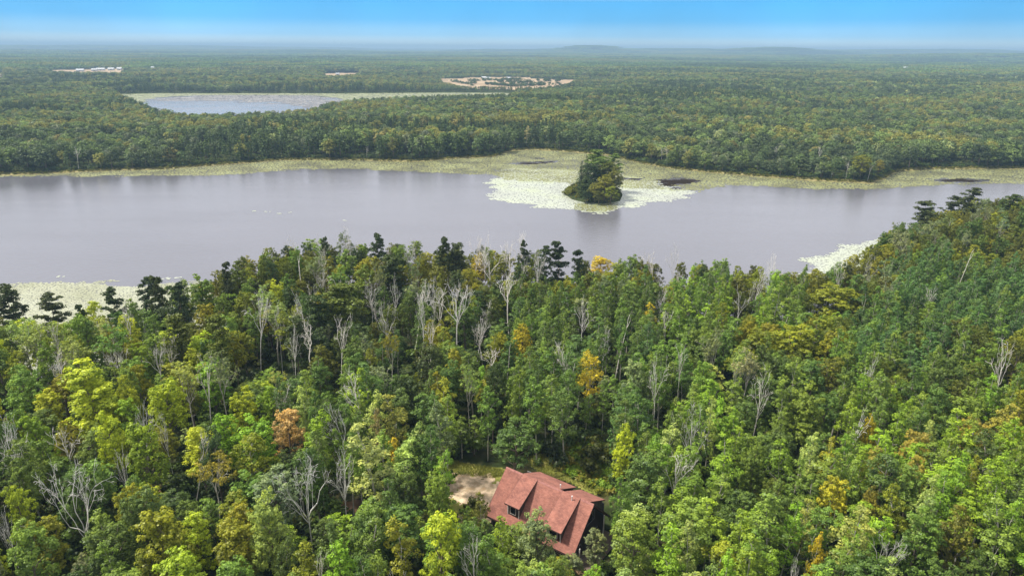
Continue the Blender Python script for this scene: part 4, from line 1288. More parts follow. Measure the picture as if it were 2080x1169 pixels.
def far_woods():
    r = np.random.default_rng(41)
    K2 = ['far', 'farpine']; o2 = offs(K2)
    nf = len(LIB['far'])
    pts = []
    # spacing grows slowly with distance
    for d0, d1, sp in ((400, 900, 6.9), (900, 1500, 7.6), (1500, 2600, 9.2)):
        n = int(1.62 * (d1 * d1 - d0 * d0) / 2 / sp ** 2 * 1.0) 
        d = np.sqrt(r.uniform(d0 * d0, d1 * d1, n)); a = r.uniform(-.81, .81, n)
        x, y = np.sin(a) * d, np.cos(a) * d
        t = y - ysf(x)
        ok = t > 3
        x, y, d, t = x[ok], y[ok], d[ok], t[ok]
        for P, mg in ((LAKE2, 6), (FIELD, 3), (FIELD2, 8), (FIELD3, 5), (FIELD4, 5)):
            ok = sdist(x, y, P) > mg
            x, y, d, t = x[ok], y[ok], d[ok], t[ok]
        g = terr(x, y)
        st = fbm(x / 190 + 40, y / 130, 3)          # stands
        st2 = .55 * fbm(x / 60 + 10, y / 50 + 3, 3) + .45 * fbm(x / 330 + 20, y / 170 + 13, 2) + .01
        hh = 10.0 + 10 * (fbm(x / 170 + 80, y / 110, 2) - .25) + r.normal(size=len(x)) * 1.1
        hh = np.where(t < 25, hh * 1.12, hh)
        lake_d = sdist(x, y, LAKE2); hh = np.where(lake_d < 180, np.clip(hh, 7, 11.5), hh)
        fd = sdist(x, y, FIELD); hh = np.where(fd < 110, np.clip(hh * .62, 5, 8), np.clip(hh, 6.5, 17))
        con = ((st > .60) & (r.random(len(x)) < .8)) | (r.random(len(x)) < .05)
        for i in range(len(x)):
            if con[i]:
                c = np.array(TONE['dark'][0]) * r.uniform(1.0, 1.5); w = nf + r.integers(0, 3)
            else:
                w = r.integers(0, nf)
                u = st2[i] + r.normal() * .10
                if u > .60: c = np.array(TONE['olive'][0]) * .95
                elif u > .50: c = np.array(TONE['green'][0]) * 1.05
                elif u > .40: c = np.array(TONE['deep'][0]) * 1.1
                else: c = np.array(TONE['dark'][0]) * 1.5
                if r.random() < .02: c = np.array(TONE['ochre'][0]) * .9
                if r.random() < .06: c = np.array(TONE['grey'][0]) * .9
                if r.random() < .01: c = np.array(TONE['pale'][0])
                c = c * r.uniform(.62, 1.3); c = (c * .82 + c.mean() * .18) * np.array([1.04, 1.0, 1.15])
            s_ = hh[i] / 13 
            wd = s_ * r.uniform(.85, 1.45) * (1.3 if d0 >= 1500 else 1)
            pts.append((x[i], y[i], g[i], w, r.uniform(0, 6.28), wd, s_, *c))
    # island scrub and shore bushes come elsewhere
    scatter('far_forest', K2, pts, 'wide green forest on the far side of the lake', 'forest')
    print('FAR', len(pts))
far_woods()

def horizon_woods():
    r = np.random.default_rng(51)
    # patches of canopy, 70 m across, each some forty crowns
    LIB['patch'] = []
    for q in range(6):
        Vs, Fs, vs, b = [], [], [], 0
        for i in range(46):
            cx_, cy_ = r.uniform(-36, 36, 2); h = r.uniform(8, 14); R = r.uniform(4, 6)
            n = 30
            e = rdir(r, n); e[:, 2] = np.abs(e[:, 2])
            p = np.array([cx_, cy_, h - R * .75]) + e * np.array([R, R, R * .75])
            V, Fq, v = leaves_at(r, p, e + rdir(r, n) * .35, 1.7, np.clip(r.normal(.5, .1) + r.normal(size=n) * .15, 0, 1))
            Vs.append(V); Fs.append(Fq + b); vs.append(v); b += len(V)
        me = mesh_np('patch', np.concatenate(Vs), np.concatenate(Fs), (M['leaf'],), col=np.concatenate(vs))
        LIB['patch'].append(dict(joined=me))
    pts = []
    for d0, d1, sp, sc_ in ((2560, 5000, 55, 1.0), (5000, 9000, 85, 1.6), (9000, 17000, 170, 3.0), (17000, 26000, 380, 6.0)):
        n = int(1.6 * (d1 * d1 - d0 * d0) / 2 / sp ** 2)
        d = np.sqrt(r.uniform(d0 * d0, d1 * d1, n)); a = r.uniform(-.80, .80, n)
        x, y = np.sin(a) * d, np.cos(a) * d
        for P in (FIELD2,):
            ok = sdist(x, y, P) > 30
            x, y = x[ok], y[ok]
        g = terr(x, y)
        st = fbm(x / 500 + 4, y / 260, 3); s2 = fbm(x / 1500 + 4, y / 900 + 9, 2)
        for i in range(len(x)):
            u = st[i] * .7 + s2[i] * .5 + r.normal() * .06
            c = np.array(TONE['dark'][0]) * 1.3 if u < .5 else np.array(TONE['deep'][0]) if u < .62 else np.array(TONE['green'][0]) * .9 if u < .72 else np.array(TONE['olive'][0]) * .8
            c = c * r.uniform(.85, 1.15)
            pts.append((x[i], y[i], g[i] - (0 if sc_ < 2 else 3), r.integers(0, 6), r.uniform(0, 6.28), sc_, 1.0 + .3 * (sc_ - 1) * .4 + r.uniform(-.15, .25), *c))
    scatter('horizon_forest', ['patch'], pts, 'hazy blue-green forest reaching to the horizon', 'forest')
    print('PATCH', len(pts))
horizon_woods()

# ----------------------------------------------------------------------------
# thin near-black sheets in the gaps among the lily pads
# ----------------------------------------------------------------------------
blackm = noise_mat('near_black_patch', (0.008, 0.006, 0.004), (0.035, 0.024, 0.015), 0.8, .95, spec=0, bump=.5, coords='World')
def dark_patch():
    for Hh in (H1, H2, H3, H5, H6, H4):
        x0, y0 = Hh.min(0) - 2; x1, y1 = Hh.max(0) + 2
        st = .6
        gx, gy = np.meshgrid(np.arange(x0, x1, st), np.arange(y0, y1, st), indexing='ij')
        cx, cy = gx[:-1, :-1] + st / 2, gy[:-1, :-1] + st / 2
        keep = sdist(cx, cy, Hh) < (fbm(cx / 9, cy / 1.3, 3) - .60) * 20
        V = np.stack([gx, gy, 0.02 + .06 * fbm(gx, gy, 2)], -1).reshape(-1, 3)
        i = np.arange(gx.size).reshape(gx.shape)
        Fq = np.stack([i[:-1, :-1], i[1:, :-1], i[1:, 1:], i[:-1, 1:]], -1)[keep]
        if not len(Fq): continue
        used, inv = np.unique(Fq, return_inverse=True)
        props(obj('dark_patch', mesh_np('dark_patch', V[used], inv.reshape(-1, 4), (blackm,))), kind='structure')
dark_patch()
# ----------------------------------------------------------------------------
# trees of the island
# ----------------------------------------------------------------------------
def island():
    r = np.random.default_rng(61)
    spec = [('spruce', 1178, 391, 330, 30, 'dark', 'pointed dark spruce at the outer end of the island'),
            ('spruce', 1190, 387, 318, 32, 'dark', 'tall dark spruce beside the tallest island tree'),
            ('spruce', 1188, 399, 346, 34, 'dark', 'lower dark spruce before the tall island spruces'),
            ('pine', 1206, 384, 307, 46, 'deep', 'tallest green pine crowning the island'),
            ('spruce', 1206, 392, 332, 36, 'dark', 'dark spruce in the middle of the island'),
            ('pine', 1241, 385, 314, 34, 'deep', 'narrow green pine behind the olive island oaks'),
            ('oak', 1226, 386, 326, 42, 'dolive', 'dull brown-green oak in the middle of the island'),
            ('spruce', 1200, 402, 352, 32, 'dark', 'short dark spruce at the front of the island'),
            ('oak', 1207, 408, 364, 30, 'ochre', 'small ochre oak at the front of the island'),
            ('oak', 1227, 406, 352, 38, 'olive', 'yellowish oak at the front of the island'),
            ('oak', 1247, 401, 338, 38, 'dolive', 'brownish oak at the inner side of the island'),
            ('oak', 1240, 410, 374, 34, 'olive', 'low olive oak at the water of the island'),
            ('maple', 1253, 402, 362, 26, 'dolive', 'dark small maple at the inner tip of the island'),
            ('maple', 1216, 411, 384, 30, 'dolive', 'lowest dark maple near the island shore'),
            ('maple', 1218, 388, 318, 46, 'deep', 'full dark green maple filling the crown of the island clump'),
            ('maple', 1196, 394, 334, 44, 'dark', 'full blackish maple behind the front island spruce'),
            ('maple', 1236, 394, 330, 44, 'dolive', 'tall olive maple at the inner side of the island clump'),
            ('maple', 1190, 408, 382, 30, 'dark', 'dark low maple under the island spruces')]
    for kind, bx_, by_, ty, w, tone, lab in spec:
        p = at(bx_, by_, 1.2)
        g = max(float(terr(p[0], p[1])), .1)
        z = proj(p)[2]
        h = (by_ - ty) / F * z / math.cos(math.radians(11))
        t = dict(kind=kind, x=p[0], y=p[1], g=g, h=h, R=w / F * z / 2 * 1.05, tint=tint_of(tone), var=int(r.integers(0, len(LIB[kind]))), rz=r.uniform(0, 6.28))
        place_tree(t, lab, 'trees of the small island')
    pts = []
    x0, y0 = ISL.min(0); x1, y1 = ISL.max(0)
    qx = r.uniform(x0, x1, 900); qy = r.uniform(y0, y1, 900)
    sd = sdist(qx, qy, ISL)
    for x, y, q in zip(qx, qy, sd):
        if q > -.3: continue
        c = np.array(TONE[['olive', 'dolive', 'dolive', 'ochre'][r.integers(0, 4)]][0]) * r.uniform(.5, .9)
        s_ = r.uniform(.35, .8) if q > -4 else r.uniform(.6, 1.3)
        pts.append((x, y, float(terr(x, y)) - .1, r.integers(0, 5), r.uniform(0, 6.28), s_, s_ * r.uniform(.6, 1), *c))
    p = at(1158, 392, 1)      # the low rounded bush on the outer tip
    for _ in range(26):
        x, y = p[0] + r.normal() * 2.0, p[1] + r.normal() * 2.2
        c = np.array(TONE['olive'][0]) * r.uniform(.6, .9)
        pts.append((x, y, max(float(terr(x, y)), 0), r.integers(0, 5), r.uniform(0, 6.28), r.uniform(.9, 1.5), r.uniform(1.0, 2.0), *c))
    scatter('island_scrub', ['bush'], pts, 'brown and olive scrub fringing the island', 'scrub')
island()

# reeds and low scrub along the far bank
def bank():
    r = np.random.default_rng(71)
    pts = []
    L = far_sh
    seg = np.hypot(*np.diff(L, axis=0).T); tot = seg.sum(); cum = np.concatenate([[0], np.cumsum(seg)])
    for k in range(9000):
        t = r.uniform(0, tot); i = min(np.searchsorted(cum, t) - 1, len(seg) - 1); i = max(i, 0)
        f = (t - cum[i]) / seg[i]
        x, y = L[i] + (L[i + 1] - L[i]) * f
        if abs(math.atan2(x, y)) > .8: continue
        dd = r.uniform(-1.5, 11) if r.random() < .7 else r.uniform(6, 18)
        x += r.normal() * .5; y += dd
        z = max(float(terr(x, y)), 0.05)
        if dd < 4: tn = ['ochre', 'dolive', 'olive', 'dolive'][r.integers(0, 4)]; s_ = r.uniform(.35, .7)
        else: tn = ['dark', 'dolive', 'deep', 'dark'][r.integers(0, 4)]; s_ = r.uniform(.7, 1.7)
        c = np.array(TONE[tn][0]) * r.uniform(.5, .9)
        pts.append((x, y, z - .1, r.integers(0, 5), r.uniform(0, 6.28), s_ * 1.3, s_, *c))
    scatter('bank_scrub', ['bush'], pts, 'brown reeds and low scrub along the far bank', 'scrub')
bank()

# tan sedge between the lily pads and the wood
def marsh():
    top = far_sh + np.array([0, 9.0]); bot = far_sh - np.array([0, 2.5])
    P = np.concatenate([bot, top[::-1]])
    xs = np.arange(-420, 560, 2.0)
    m_ = np.abs(np.arctan2(xs, ysf(xs))) < .85
    xs = xs[m_]
    t = np.linspace(-3.5, 9, 9)
    X, T_ = np.meshgrid(xs, t, indexing='ij')
    wob = (fbm(X / 9, X * 0 + 3, 3) - .5) * 5
    Y = ysf(X) + T_ + wob * (T_ < 0)
    Z = np.maximum(terr(X, Y), 0.05) + .07
    i = np.arange(X.size).reshape(X.shape)
    Fq = np.stack([i[:-1, :-1], i[1:, :-1], i[1:, 1:], i[:-1, 1:]], -1).reshape(-1, 4)
    mt = noise_mat('sedge', (0.10, 0.09, 0.035), (0.30, 0.26, 0.12), 0.25, 1, bump=.8, coords='World', c3=(0.19, 0.165, 0.06), detail=8)
    props(obj('marsh', mesh_np('marsh', np.stack([X, Y, Z], -1).reshape(-1, 3), Fq, (mt,), smooth=True)), kind='structure')
marsh()

# pale trunks standing at the far wood edge
def far_stems():
    r = np.random.default_rng(81)
    spec = [(1355, 300, 335, 'leaning white stem in the far shore woods'), (1342, 318, 345, 'short pale stem at the far bank'),
            (1568, 305, 335, 'forked pale stem over the far reed bank'), (1660, 305, 345, 'tall pale stem in yellowed far trees'),
            (1718, 330, 362, 'slanting pale stem under the far yellow oak'), (1742, 325, 362, 'pair partner of the slanting far stem'),
            (1762, 338, 366, 'pale stem at the yellow oak foot'), (160, 305, 345, 'pale forked stem on the far shore behind open water'),
            (188, 288, 300, 'brownish bare trunk over the far canopy'), (1268, 285, 308, 'pale stem right of the far bay'),
            (890, 310, 322, 'pale leaning stem before the far bay'), (745, 300, 320, 'thin pale stem in the far shore trees'),
            (1620, 355, 364, 'fallen pale stem on the far reed bank'), (1688, 352, 366, 'white broken stump on the far bank')]
    for px, ty, by_, lab in spec:
        p = at(px, by_, 1.5); y = max(p[1], float(ysf(p[0])) + 2); x = p[0] * y / p[1]
        g = float(terr(x, y)); z = proj((x, y, g))[2]
        h = max((by_ - ty) / F * z * 1.25, 5)
        k = 'dead' if h > 9 else 'antler'
        t = dict(kind=k, x=x, y=y, g=g, h=h, R=h * .14, tint=(0, 0, 0), var=int(r.integers(0, 3)), rz=r.uniform(0, 6))
        place_tree(t, lab, 'bare stems along the far shore')
    t = None
    p = at(1755, 366, 1.5); y = float(ysf(p[0])) + 5
    place_tree(dict(kind='oak', x=p[0], y=y, g=float(terr(p[0], y)), h=17, R=7, tint=tuple(np.array(TONE['olive'][0]) * .8), var=0, rz=1.), 'broad yellowing oak on the far bank by the reed bed', None)
    p = at(1785, 358, 1.5); y = float(ysf(p[0])) + 4
    place_tree(dict(kind='oak', x=p[0], y=y, g=float(terr(p[0], y)), h=12, R=3.5, tint=tuple(np.array(TONE['ochre'][0]) * .9), var=1, rz=2.), 'small ochre oak beside the broad yellowing one on the far bank', None)
    p = at(1070, 300, 1.5); y = float(ysf(p[0])) + 12
    place_tree(dict(kind='aspen', x=p[0], y=y, g=float(terr(p[0], y)), h=17, R=3, tint=tuple(np.array(TONE['tan'][0]) * 1.2), var=1, rz=2.), 'tan yellow aspen behind the head of the far bay', None)
far_stems()

# ----------------------------------------------------------------------------
# drive, grass clearing, paths
# ----------------------------------------------------------------------------
def soft(P, k=3):
    P = np.array(P)
    for _ in range(k):
        Q = np.empty((len(P) * 2, 2)); N_ = np.roll(P, -1, 0)
        Q[0::2] = P * .75 + N_ * .25; Q[1::2] = P * .25 + N_ * .75; P = Q
    return P
grassm = noise_mat('clearing_grass', (0.15, 0.16, 0.035), (0.38, 0.34, 0.10), 0.35, 1, bump=.6, coords='World', c3=(0.19, 0.20, 0.04), detail=8)
sandm = noise_mat('sandy_drive', (0.40, 0.25, 0.13), (0.74, 0.56, 0.38), 0.9, 1, bump=.6, coords='World', c3=(0.44, 0.34, 0.22), detail=9, lo=.3, hi=.6)
dirtm = noise_mat('brown_dirt', (0.12, 0.07, 0.04), (0.22, 0.14, 0.08), 0.6, 1, bump=.5, coords='World', detail=8)
sheet('grass_clearing', soft(gp([(840, 925), (880, 918), (940, 940), (1010, 950), (1060, 960), (1010, 1040), (960, 1060), (925, 1040), (900, 1000), (905, 975), (855, 945)])), grassm, .05, step=.5, edge=1.5)
sheet('grass_clearing', soft(gp([(1060, 930), (1130, 915), (1180, 892), (1245, 900), (1262, 985), (1228, 1012), (1170, 985), (1100, 965)])), grassm, .05, step=.5, edge=1.5)
sheet('driveway', soft(gp([(900, 975), (920, 960), (965, 962), (1015, 968), (1018, 1005), (1000, 1040), (975, 1080), (935, 1070), (942, 1025), (912, 1000)])), sandm, .09, step=.25, edge=5)
sheet('path', soft(gp([(300, 960), (322, 955), (340, 1000), (350, 1050), (322, 1060), (308, 1000)])), dirtm, .07, step=.5, edge=1.0)
sheet('path', soft(gp([(640, 1022), (700, 1012), (790, 1012), (800, 1028), (720, 1040), (640, 1045)])), dirtm, .07, step=.5, edge=1.0)
sheet('path', soft(gp([(1130, 1110), (1200, 1110), (1215, 1169), (1205, 1220), (1135, 1220), (1130, 1160)])), dirtm, .07, step=.5, edge=1.0)

def grass():
    r = np.random.default_rng(91)
    V, Fq, vs = [], [], []
    areas = [gp([(840, 925), (880, 918), (940, 940), (1010, 950), (1040, 960), (1000, 972), (930, 965), (905, 975), (855, 945)]),
             gp([(1060, 930), (1130, 915), (1180, 892), (1245, 900), (1262, 985), (1228, 1012), (1170, 985), (1100, 965)])]
    P_ = []
    for P in areas:
        x0, y0 = P.min(0); x1, y1 = P.max(0)
        n = 22000
        qx = r.uniform(x0, x1, n); qy = r.uniform(y0, y1, n)
        k = inpoly(qx, qy, P); P_.append(np.stack([qx[k], qy[k]], 1))
    P_ = np.concatenate(P_)
    z = terr(P_[:, 0], P_[:, 1])
    n = len(P_)
    a = r.uniform(0, 6.28, n); h = r.uniform(.12, .5, n) * (0.6 + fbm(P_[:, 0] / 3, P_[:, 1] / 3, 2)); w = r.uniform(.02, .05, n)
    b = np.stack([P_[:, 0], P_[:, 1], z], 1)
    dx = np.stack([np.cos(a), np.sin(a), 0 * a], 1) * w[:, None]
    tip = b + np.stack([r.normal(size=n) * .1, r.normal(size=n) * .1, h], 1)
    V = np.stack([b - dx, b + dx, tip], 1).reshape(-1, 3)
    o = obj('grass', mesh_np('grass', V, np.arange(3 * n).reshape(n, 3), (M['leaf'],), col=np.clip(r.normal(.5, .2, n), 0, 1)))
    o.color = (0.24, 0.25, 0.05, 1)
    props(o, 'rough yellow-green grass of the clearing behind the house', 'grass', kind='stuff')
grass()

# ----------------------------------------------------------------------------
# the house
# ----------------------------------------------------------------------------
def house():
    ZR = 8.0                                   # ridge over the ground
    G = 8.5
    A = at(1029, 947, G + ZR); B = at(1207, 1023, G + ZR)
    d = B - A; L = float(np.hypot(d[0], d[1])); ang = math.atan2(d[1], d[0])
    c = (A + B) / 2
    print('HOUSE length', L, 'angle', math.degrees(ang))
    e = bpy.data.objects.new('wood_house', None); COL.objects.link(e)
    e.location = (c[0], c[1], G); e.rotation_euler = (0, 0, ang)
    props(e, 'dark brown house with big red-brown shingle roof and shed dormers in the clearing', 'house')
    # shingles: courses run along the ridge
    def shingle(nm, k):
        mt, n, l, out = newmat(nm)
        p = n.new('ShaderNodeBsdfPrincipled'); l.new(p.outputs[0], out.inputs[0])
        p.inputs['Roughness'].default_value = .9; p.inputs['Specular IOR Level'].default_value = .25
        t = n.new('ShaderNodeTexCoord')
        br = n.new('ShaderNodeTexBrick'); br.inputs['Scale'].default_value = 1.0
        br.inputs['Brick Width'].default_value = .32; br.inputs['Row Height'].default_value = .15; br.inputs['Mortar Size'].default_value = .006
        br.inputs['Color1'].default_value = (0.36 * k, 0.158 * k, 0.118 * k, 1); br.inputs['Color2'].default_value = (0.27 * k, 0.112 * k, 0.085 * k, 1)
        br.inputs['Mortar'].default_value = (0.19 * k, .075 * k, .065 * k, 1)
        l.new(t.outputs['UV'], br.inputs['Vector'])
        nz = n.new('ShaderNodeTexNoise'); nz.inputs['Scale'].default_value = .7; nz.inputs['Detail'].default_value = 9; nz.inputs['Roughness'].default_value = .7
        l.new(t.outputs['Object'], nz.inputs['Vector'])
        rp = n.new('ShaderNodeValToRGB'); e0 = rp.color_ramp.elements
        e0[0].position, e0[0].color = .34, (.66, .66, .68, 1); e0[1].position, e0[1].color = .68, (1.22, 1.2, 1.15, 1)
        l.new(nz.outputs['Fac'], rp.inputs[0])
        mu = n.new('ShaderNodeMix'); mu.data_type = 'RGBA'; mu.blend_type = 'MULTIPLY'; mu.inputs['Factor'].default_value = 1
        l.new(br.outputs['Color'], mu.inputs['A']); l.new(rp.outputs[0], mu.inputs['B']); l.new(mu.outputs['Result'], p.inputs['Base Color'])
        bu = n.new('ShaderNodeBump'); bu.inputs['Strength'].default_value = .6; bu.inputs['Distance'].default_value = .03
        l.new(br.outputs['Fac'], bu.inputs['Height']); bu.invert = True; l.new(bu.outputs[0], p.inputs['Normal'])
        return mt
    RED = shingle('red_brown_shingles', 1.0)
    def uvs(o, ux, uz):
        me = o.data; uv = me.uv_layers.new(name='uv')
        for lp in me.loops:
            co = me.vertices[lp.vertex_index].co
            uv.data[lp.index].uv = (co.x, (abs(co.y) + (8.0 - co.z)) * .71)
    WALL = noise_mat('dark_brown_siding', (0.035, 0.026, 0.020), (0.075, 0.055, 0.042), 1.2, .85, stretch=(1, 1, .15))
    GREY = noise_mat('grey_siding', (0.10, 0.095, 0.09), (0.17, 0.165, 0.155), 1.0, .85, stretch=(1, 1, .15))
    TRIM = noise_mat('pale_trim_board', (0.50, 0.46, 0.42), (0.66, 0.62, 0.57), 2.0, .7)
    FASC = noise_mat('dark_fascia', (0.06, 0.035, 0.03), (0.11, 0.06, 0.05), 2.0, .8)
    WHITE = noise_mat('white_pipe', (0.6, 0.6, 0.6), (0.8, 0.8, 0.8), 3.0, .5)
    gm, n, l, out = newmat('window_glass')
    p = n.new('ShaderNodeBsdfPrincipled'); l.new(p.outputs[0], out.inputs[0])
    p.inputs['Base Color'].default_value = (.012, .014, .018, 1); p.inputs['Roughness'].default_value = .04; p.inputs['Specular IOR Level'].default_value = .6
    h = L / 2
    RUN, PIT = 5.7, 1.0                        # run of the front slope, rise over run
    T = .22
    x0, x1 = -h, h
    ef = (-RUN, ZR - RUN * PIT)                # front eave
    er = (RUN, ZR - RUN * PIT)
    # walls
    b = MB()
    WX0, WX1 = x0 + .7, x1 - .7
    FW, RW = -4.9, 4.9
    def gable(x, name, mat):
        m_ = MB()
        pts = [(FW, 0), (RW, 0), (RW, ZR - RW * PIT - T * 1.6), (0, ZR - T * 1.6), (FW, ZR + FW * PIT - T * 1.6)]
        m_.prism(pts, 'x', x - .1, x + .1)
        w = m_.build(name, mat, e)
        return w
    gable(WX0, 'wall', WALL); gw = gable(WX1, 'wall', WALL)
    m_ = MB(); m_.box(WX0 + .1, WX1 - .1, FW, FW + .2, 0, ZR + FW * PIT - T * 1.6); fwl = m_.build('wall', WALL, e)
    m_ = MB(); m_.box(WX0 + .1, WX1 - .1, RW - .2, RW, 0, 4.9); rw = m_.build('wall', GREY, e)
    # siding boards on the visible gable wall, one by one
    bd = MB(); bd.box(0, .03, 0, .17, 0, 1); board = bd.build('siding_board', WALL, gw)
    k = 0
    y = FW + .03
    first = True
    while y < RW - .2:
        yc = y + .085
        top = ZR - abs(yc) * PIT - T * 1.6 - .12
        o = board if first else board.copy()
        if not first: COL.objects.link(o); o.parent = gw
        first = False
        o.location = (WX1 + .101, y, .05); o.scale = (1, 1, max(top - .05, .3))
        y += .2
    # roof: front slope and rear slope, each a slab with boards on its edges
    rf = MB(); rf.slab([(x0, ef[0], ef[1]), (x1, ef[0], ef[1]), (x1, 0, ZR), (x0, 0, ZR)], T)
    front = rf.build('roof', RED, e); uvs(front, 1, 1)
    rb = MB(); rb.slab([(x1, er[0], er[1]), (x0, er[0], er[1]), (x0, 0.002, ZR - .002), (x1, .002, ZR - .002)], T)
    rear = rb.build('roof', RED, e); uvs(rear, 1, 1)
    rc = MB(); rc.slab([(x0, -.22, ZR - .19), (x1, -.22, ZR - .19), (x1, 0, ZR + .035), (x0, 0, ZR + .035)], .03)
    rc.slab([(x1, .22, ZR - .19), (x0, .22, ZR - .19), (x0, .001, ZR + .034), (x1, .001, ZR + .034)], .03)
    rc.build('ridge_cap', noise_mat('ridge_shingles', (.24, .10, .085), (.38, .18, .15), 3, .9), front)
    for sgn, par in ((-1, front), (1, rear)):
        for xe in (x0 - .03, x1 + .005):
            fb = MB()
            pts = [(0, ZR + .02), (0, ZR - .34), (sgn * RUN, ZR - RUN * PIT - .34), (sgn * (RUN + .02), ZR - RUN * PIT - .0)]
            fb.prism(pts, 'x', xe, xe + .028); fb.build('rake_board', FASC, par)
        fb = MB(); ye = sgn * (RUN + .02)
        fb.box(x0, x1, min(ye, ye + sgn * .03), max(ye, ye + sgn * .03), ZR - RUN * PIT - .30, ZR - RUN * PIT - .01); fb.build('eave_board', FASC, par)
    # front shed dormers
    def dormer(xa, xb, drop, run, win, rearside=False, wmat=WALL):
        sg = 1 if rearside else -1
        d0 = MB()
        za = ZR + .05; zb = ZR - drop
        q = [(xa, sg * run, zb), (xb, sg * run, zb), (xb, sg * .05, za), (xa, sg * .05, za)]
        if rearside: q = [q[1], q[0], q[3], q[2]]
        d0.slab(q, .16)
        o = d0.build('dormer', RED, e); uvs(o, 1, 1)
        # cheeks and face, set in from the roof edge
        yf = sg * (run - .45); zf = ZR + .05 - (drop + .05) * (run - .45) / run - .2
        zlow = ZR - abs(yf) * PIT - .25
        for xc in (xa + .28, xb - .40):
            c_ = MB()
            ytop = sg * .5
            c_.prism([(ytop, ZR - .5 * PIT - .2), (yf, zlow), (yf, zf), (ytop, ZR - .5 * drop / run - .19)], 'x', xc, xc + .12)
            c_.build('cheek_wall', wmat, o)
        f_ = MB(); f_.box(xa + .4, xb - .4, min(yf, yf - sg * .12), max(yf, yf - sg * .12), zlow, zf); fc = f_.build('dormer_wall', wmat, o)
        g_ = MB(); g_.box(xa, xb, sg * run + (.0 if rearside else -.03), sg * run + (.03 if rearside else 0), zb - .19, zb - .005); g_.build('eave_board', FASC, o)
        for xe in (xa - .03, xb + .002):
            g_ = MB(); g_.prism([(sg * .05, za + .005), (sg * .05, za - .18), (sg * run, zb - .18), (sg * run, zb + .005)], 'x', xe, xe + .028); g_.build('rake_board', FASC, o)
        if win and not rearside:
            wx0, wx1 = xa + .75, xb - .75
            wz0, wz1 = zlow + .55, zf - .12
            for k_ in range(win):
                a_ = wx0 + (wx1 - wx0) * k_ / win; b_ = wx0 + (wx1 - wx0) * (k_ + 1) / win - .12
                w_ = MB(); yo = yf + sg * .02
                t_ = .09
                for bx in ((a_, b_, wz0, wz0 + t_), (a_, b_, wz1 - t_, wz1), (a_, a_ + t_, wz0 + t_, wz1 - t_), (b_ - t_, b_, wz0 + t_, wz1 - t_)):
                    w_.box(bx[0], bx[1], min(yf + sg * .001, yf + sg * .07), max(yf + sg * .001, yf + sg * .07), bx[2], bx[3])
                wo_ = w_.build('window', TRIM, o)
                gl = MB(); gl.box(a_ + t_, b_ - t_, min(yf + sg * .002, yf + sg * .03), max(yf + sg * .002, yf + sg * .03), wz0 + t_, wz1 - t_); gl.build('window_pane', gm, o)
            for xc in (() if rearside else (xa + .26, xb - .42)):
                cb = MB(); cb.box(xc, xc + .16, min(yf + sg * .001, yf + sg * .05), max(yf + sg * .001, yf + sg * .05), zlow + .1, zf - .05); cb.build('corner_board', TRIM, o)
        return o
    # fractions of the ridge where the dormers stand
    fr = lambda f: x0 + f * L
    dormer(fr(.205), fr(.375), 2.45, 5.0, 1)
    dormer(fr(.665), fr(.855), 2.95, 5.35, 1)
    dormer(fr(.20), fr(.635), 2.35, 4.9, 3, True, WALL)
    dormer(fr(.685), fr(.955), 2.45, 4.9, 2, True, GREY)
    # pipes
    def pipe(x, y, z, s):
        m1 = MB(); m1.tube((x, y, z - .3), (x, y, z + s), .07, 10); o = m1.build('vent_pipe', WHITE, e)
        m2 = MB(); m2.tube((x, y, z + s - .05), (x, y, z + s + .06), .11, 10, .09); m2.build('pipe_collar', WHITE, o)
    pipe(fr(.79), -.75, ZR - .4, .75)
    pipe(fr(.60), .9, ZR - .45, .6)
    # right gable: windows, door, posts and the roofed deck below it
    def gwin(y0_, y1_, z0_, z1_):
        x = WX1 + .14
        w_ = MB(); t_ = .1
        for bx in ((y0_, y1_, z0_, z0_ + t_), (y0_, y1_, z1_ - t_, z1_), (y0_, y0_ + t_, z0_ + t_, z1_ - t_), (y1_ - t_, y1_, z0_ + t_, z1_ - t_)):
            w_.box(x, x + .06, bx[0], bx[1], bx[2], bx[3])
        w_.build('window', GREY, e)
        gl = MB(); gl.box(x, x + .02, y0_ + t_, y1_ - t_, z0_ + t_, z1_ - t_); gl.build('window_pane', gm, e)
    gwin(-1.3, 1.3, 4.4, 6.1); gwin(-3.9, -2.4, .9, 2.3); gwin(1.2, 2.6, 1.0, 2.3)
    dr_ = MB(); dr_.box(WX1 + .14, WX1 + .19, -1.2, -.2, .1, 2.2); do = dr_.build('door', GREY, e)
    hd = MB(); hd.tube((WX1 + .19, -.32, 1.1), (WX1 + .26, -.32, 1.1), .04, 8); hd.build('handle', WHITE, do)
    for y_ in (2.6, -4.6):
        ps = MB(); ps.box(x1 + .35, x1 + .5, y_, y_ + .15, .3, 3.2 if y_ < 0 else 4.6); ps.build('post', TRIM, e)
    dk = MB(); dk.box(WX1 + .12, x1 + 2.6, -5.2, 4.6, .18, .26); deck = dk.build('deck', FASC, e)
    WD = noise_mat('deck_planks', (0.10, 0.075, 0.055), (0.20, 0.155, 0.12), 1.5, .9)
    p0 = MB(); p0.box(0, x1 + 2.6 - WX1 - .16, 0, .13, 0, .035); plank = p0.build('plank', WD, deck)
    y = -5.2; i_ = 0
    while y < 4.45:
        o = plank if i_ == 0 else plank.copy()
        if i_: COL.objects.link(o); o.parent = deck
        o.location = (WX1 + .14, y, .262); y += .145; i_ += 1
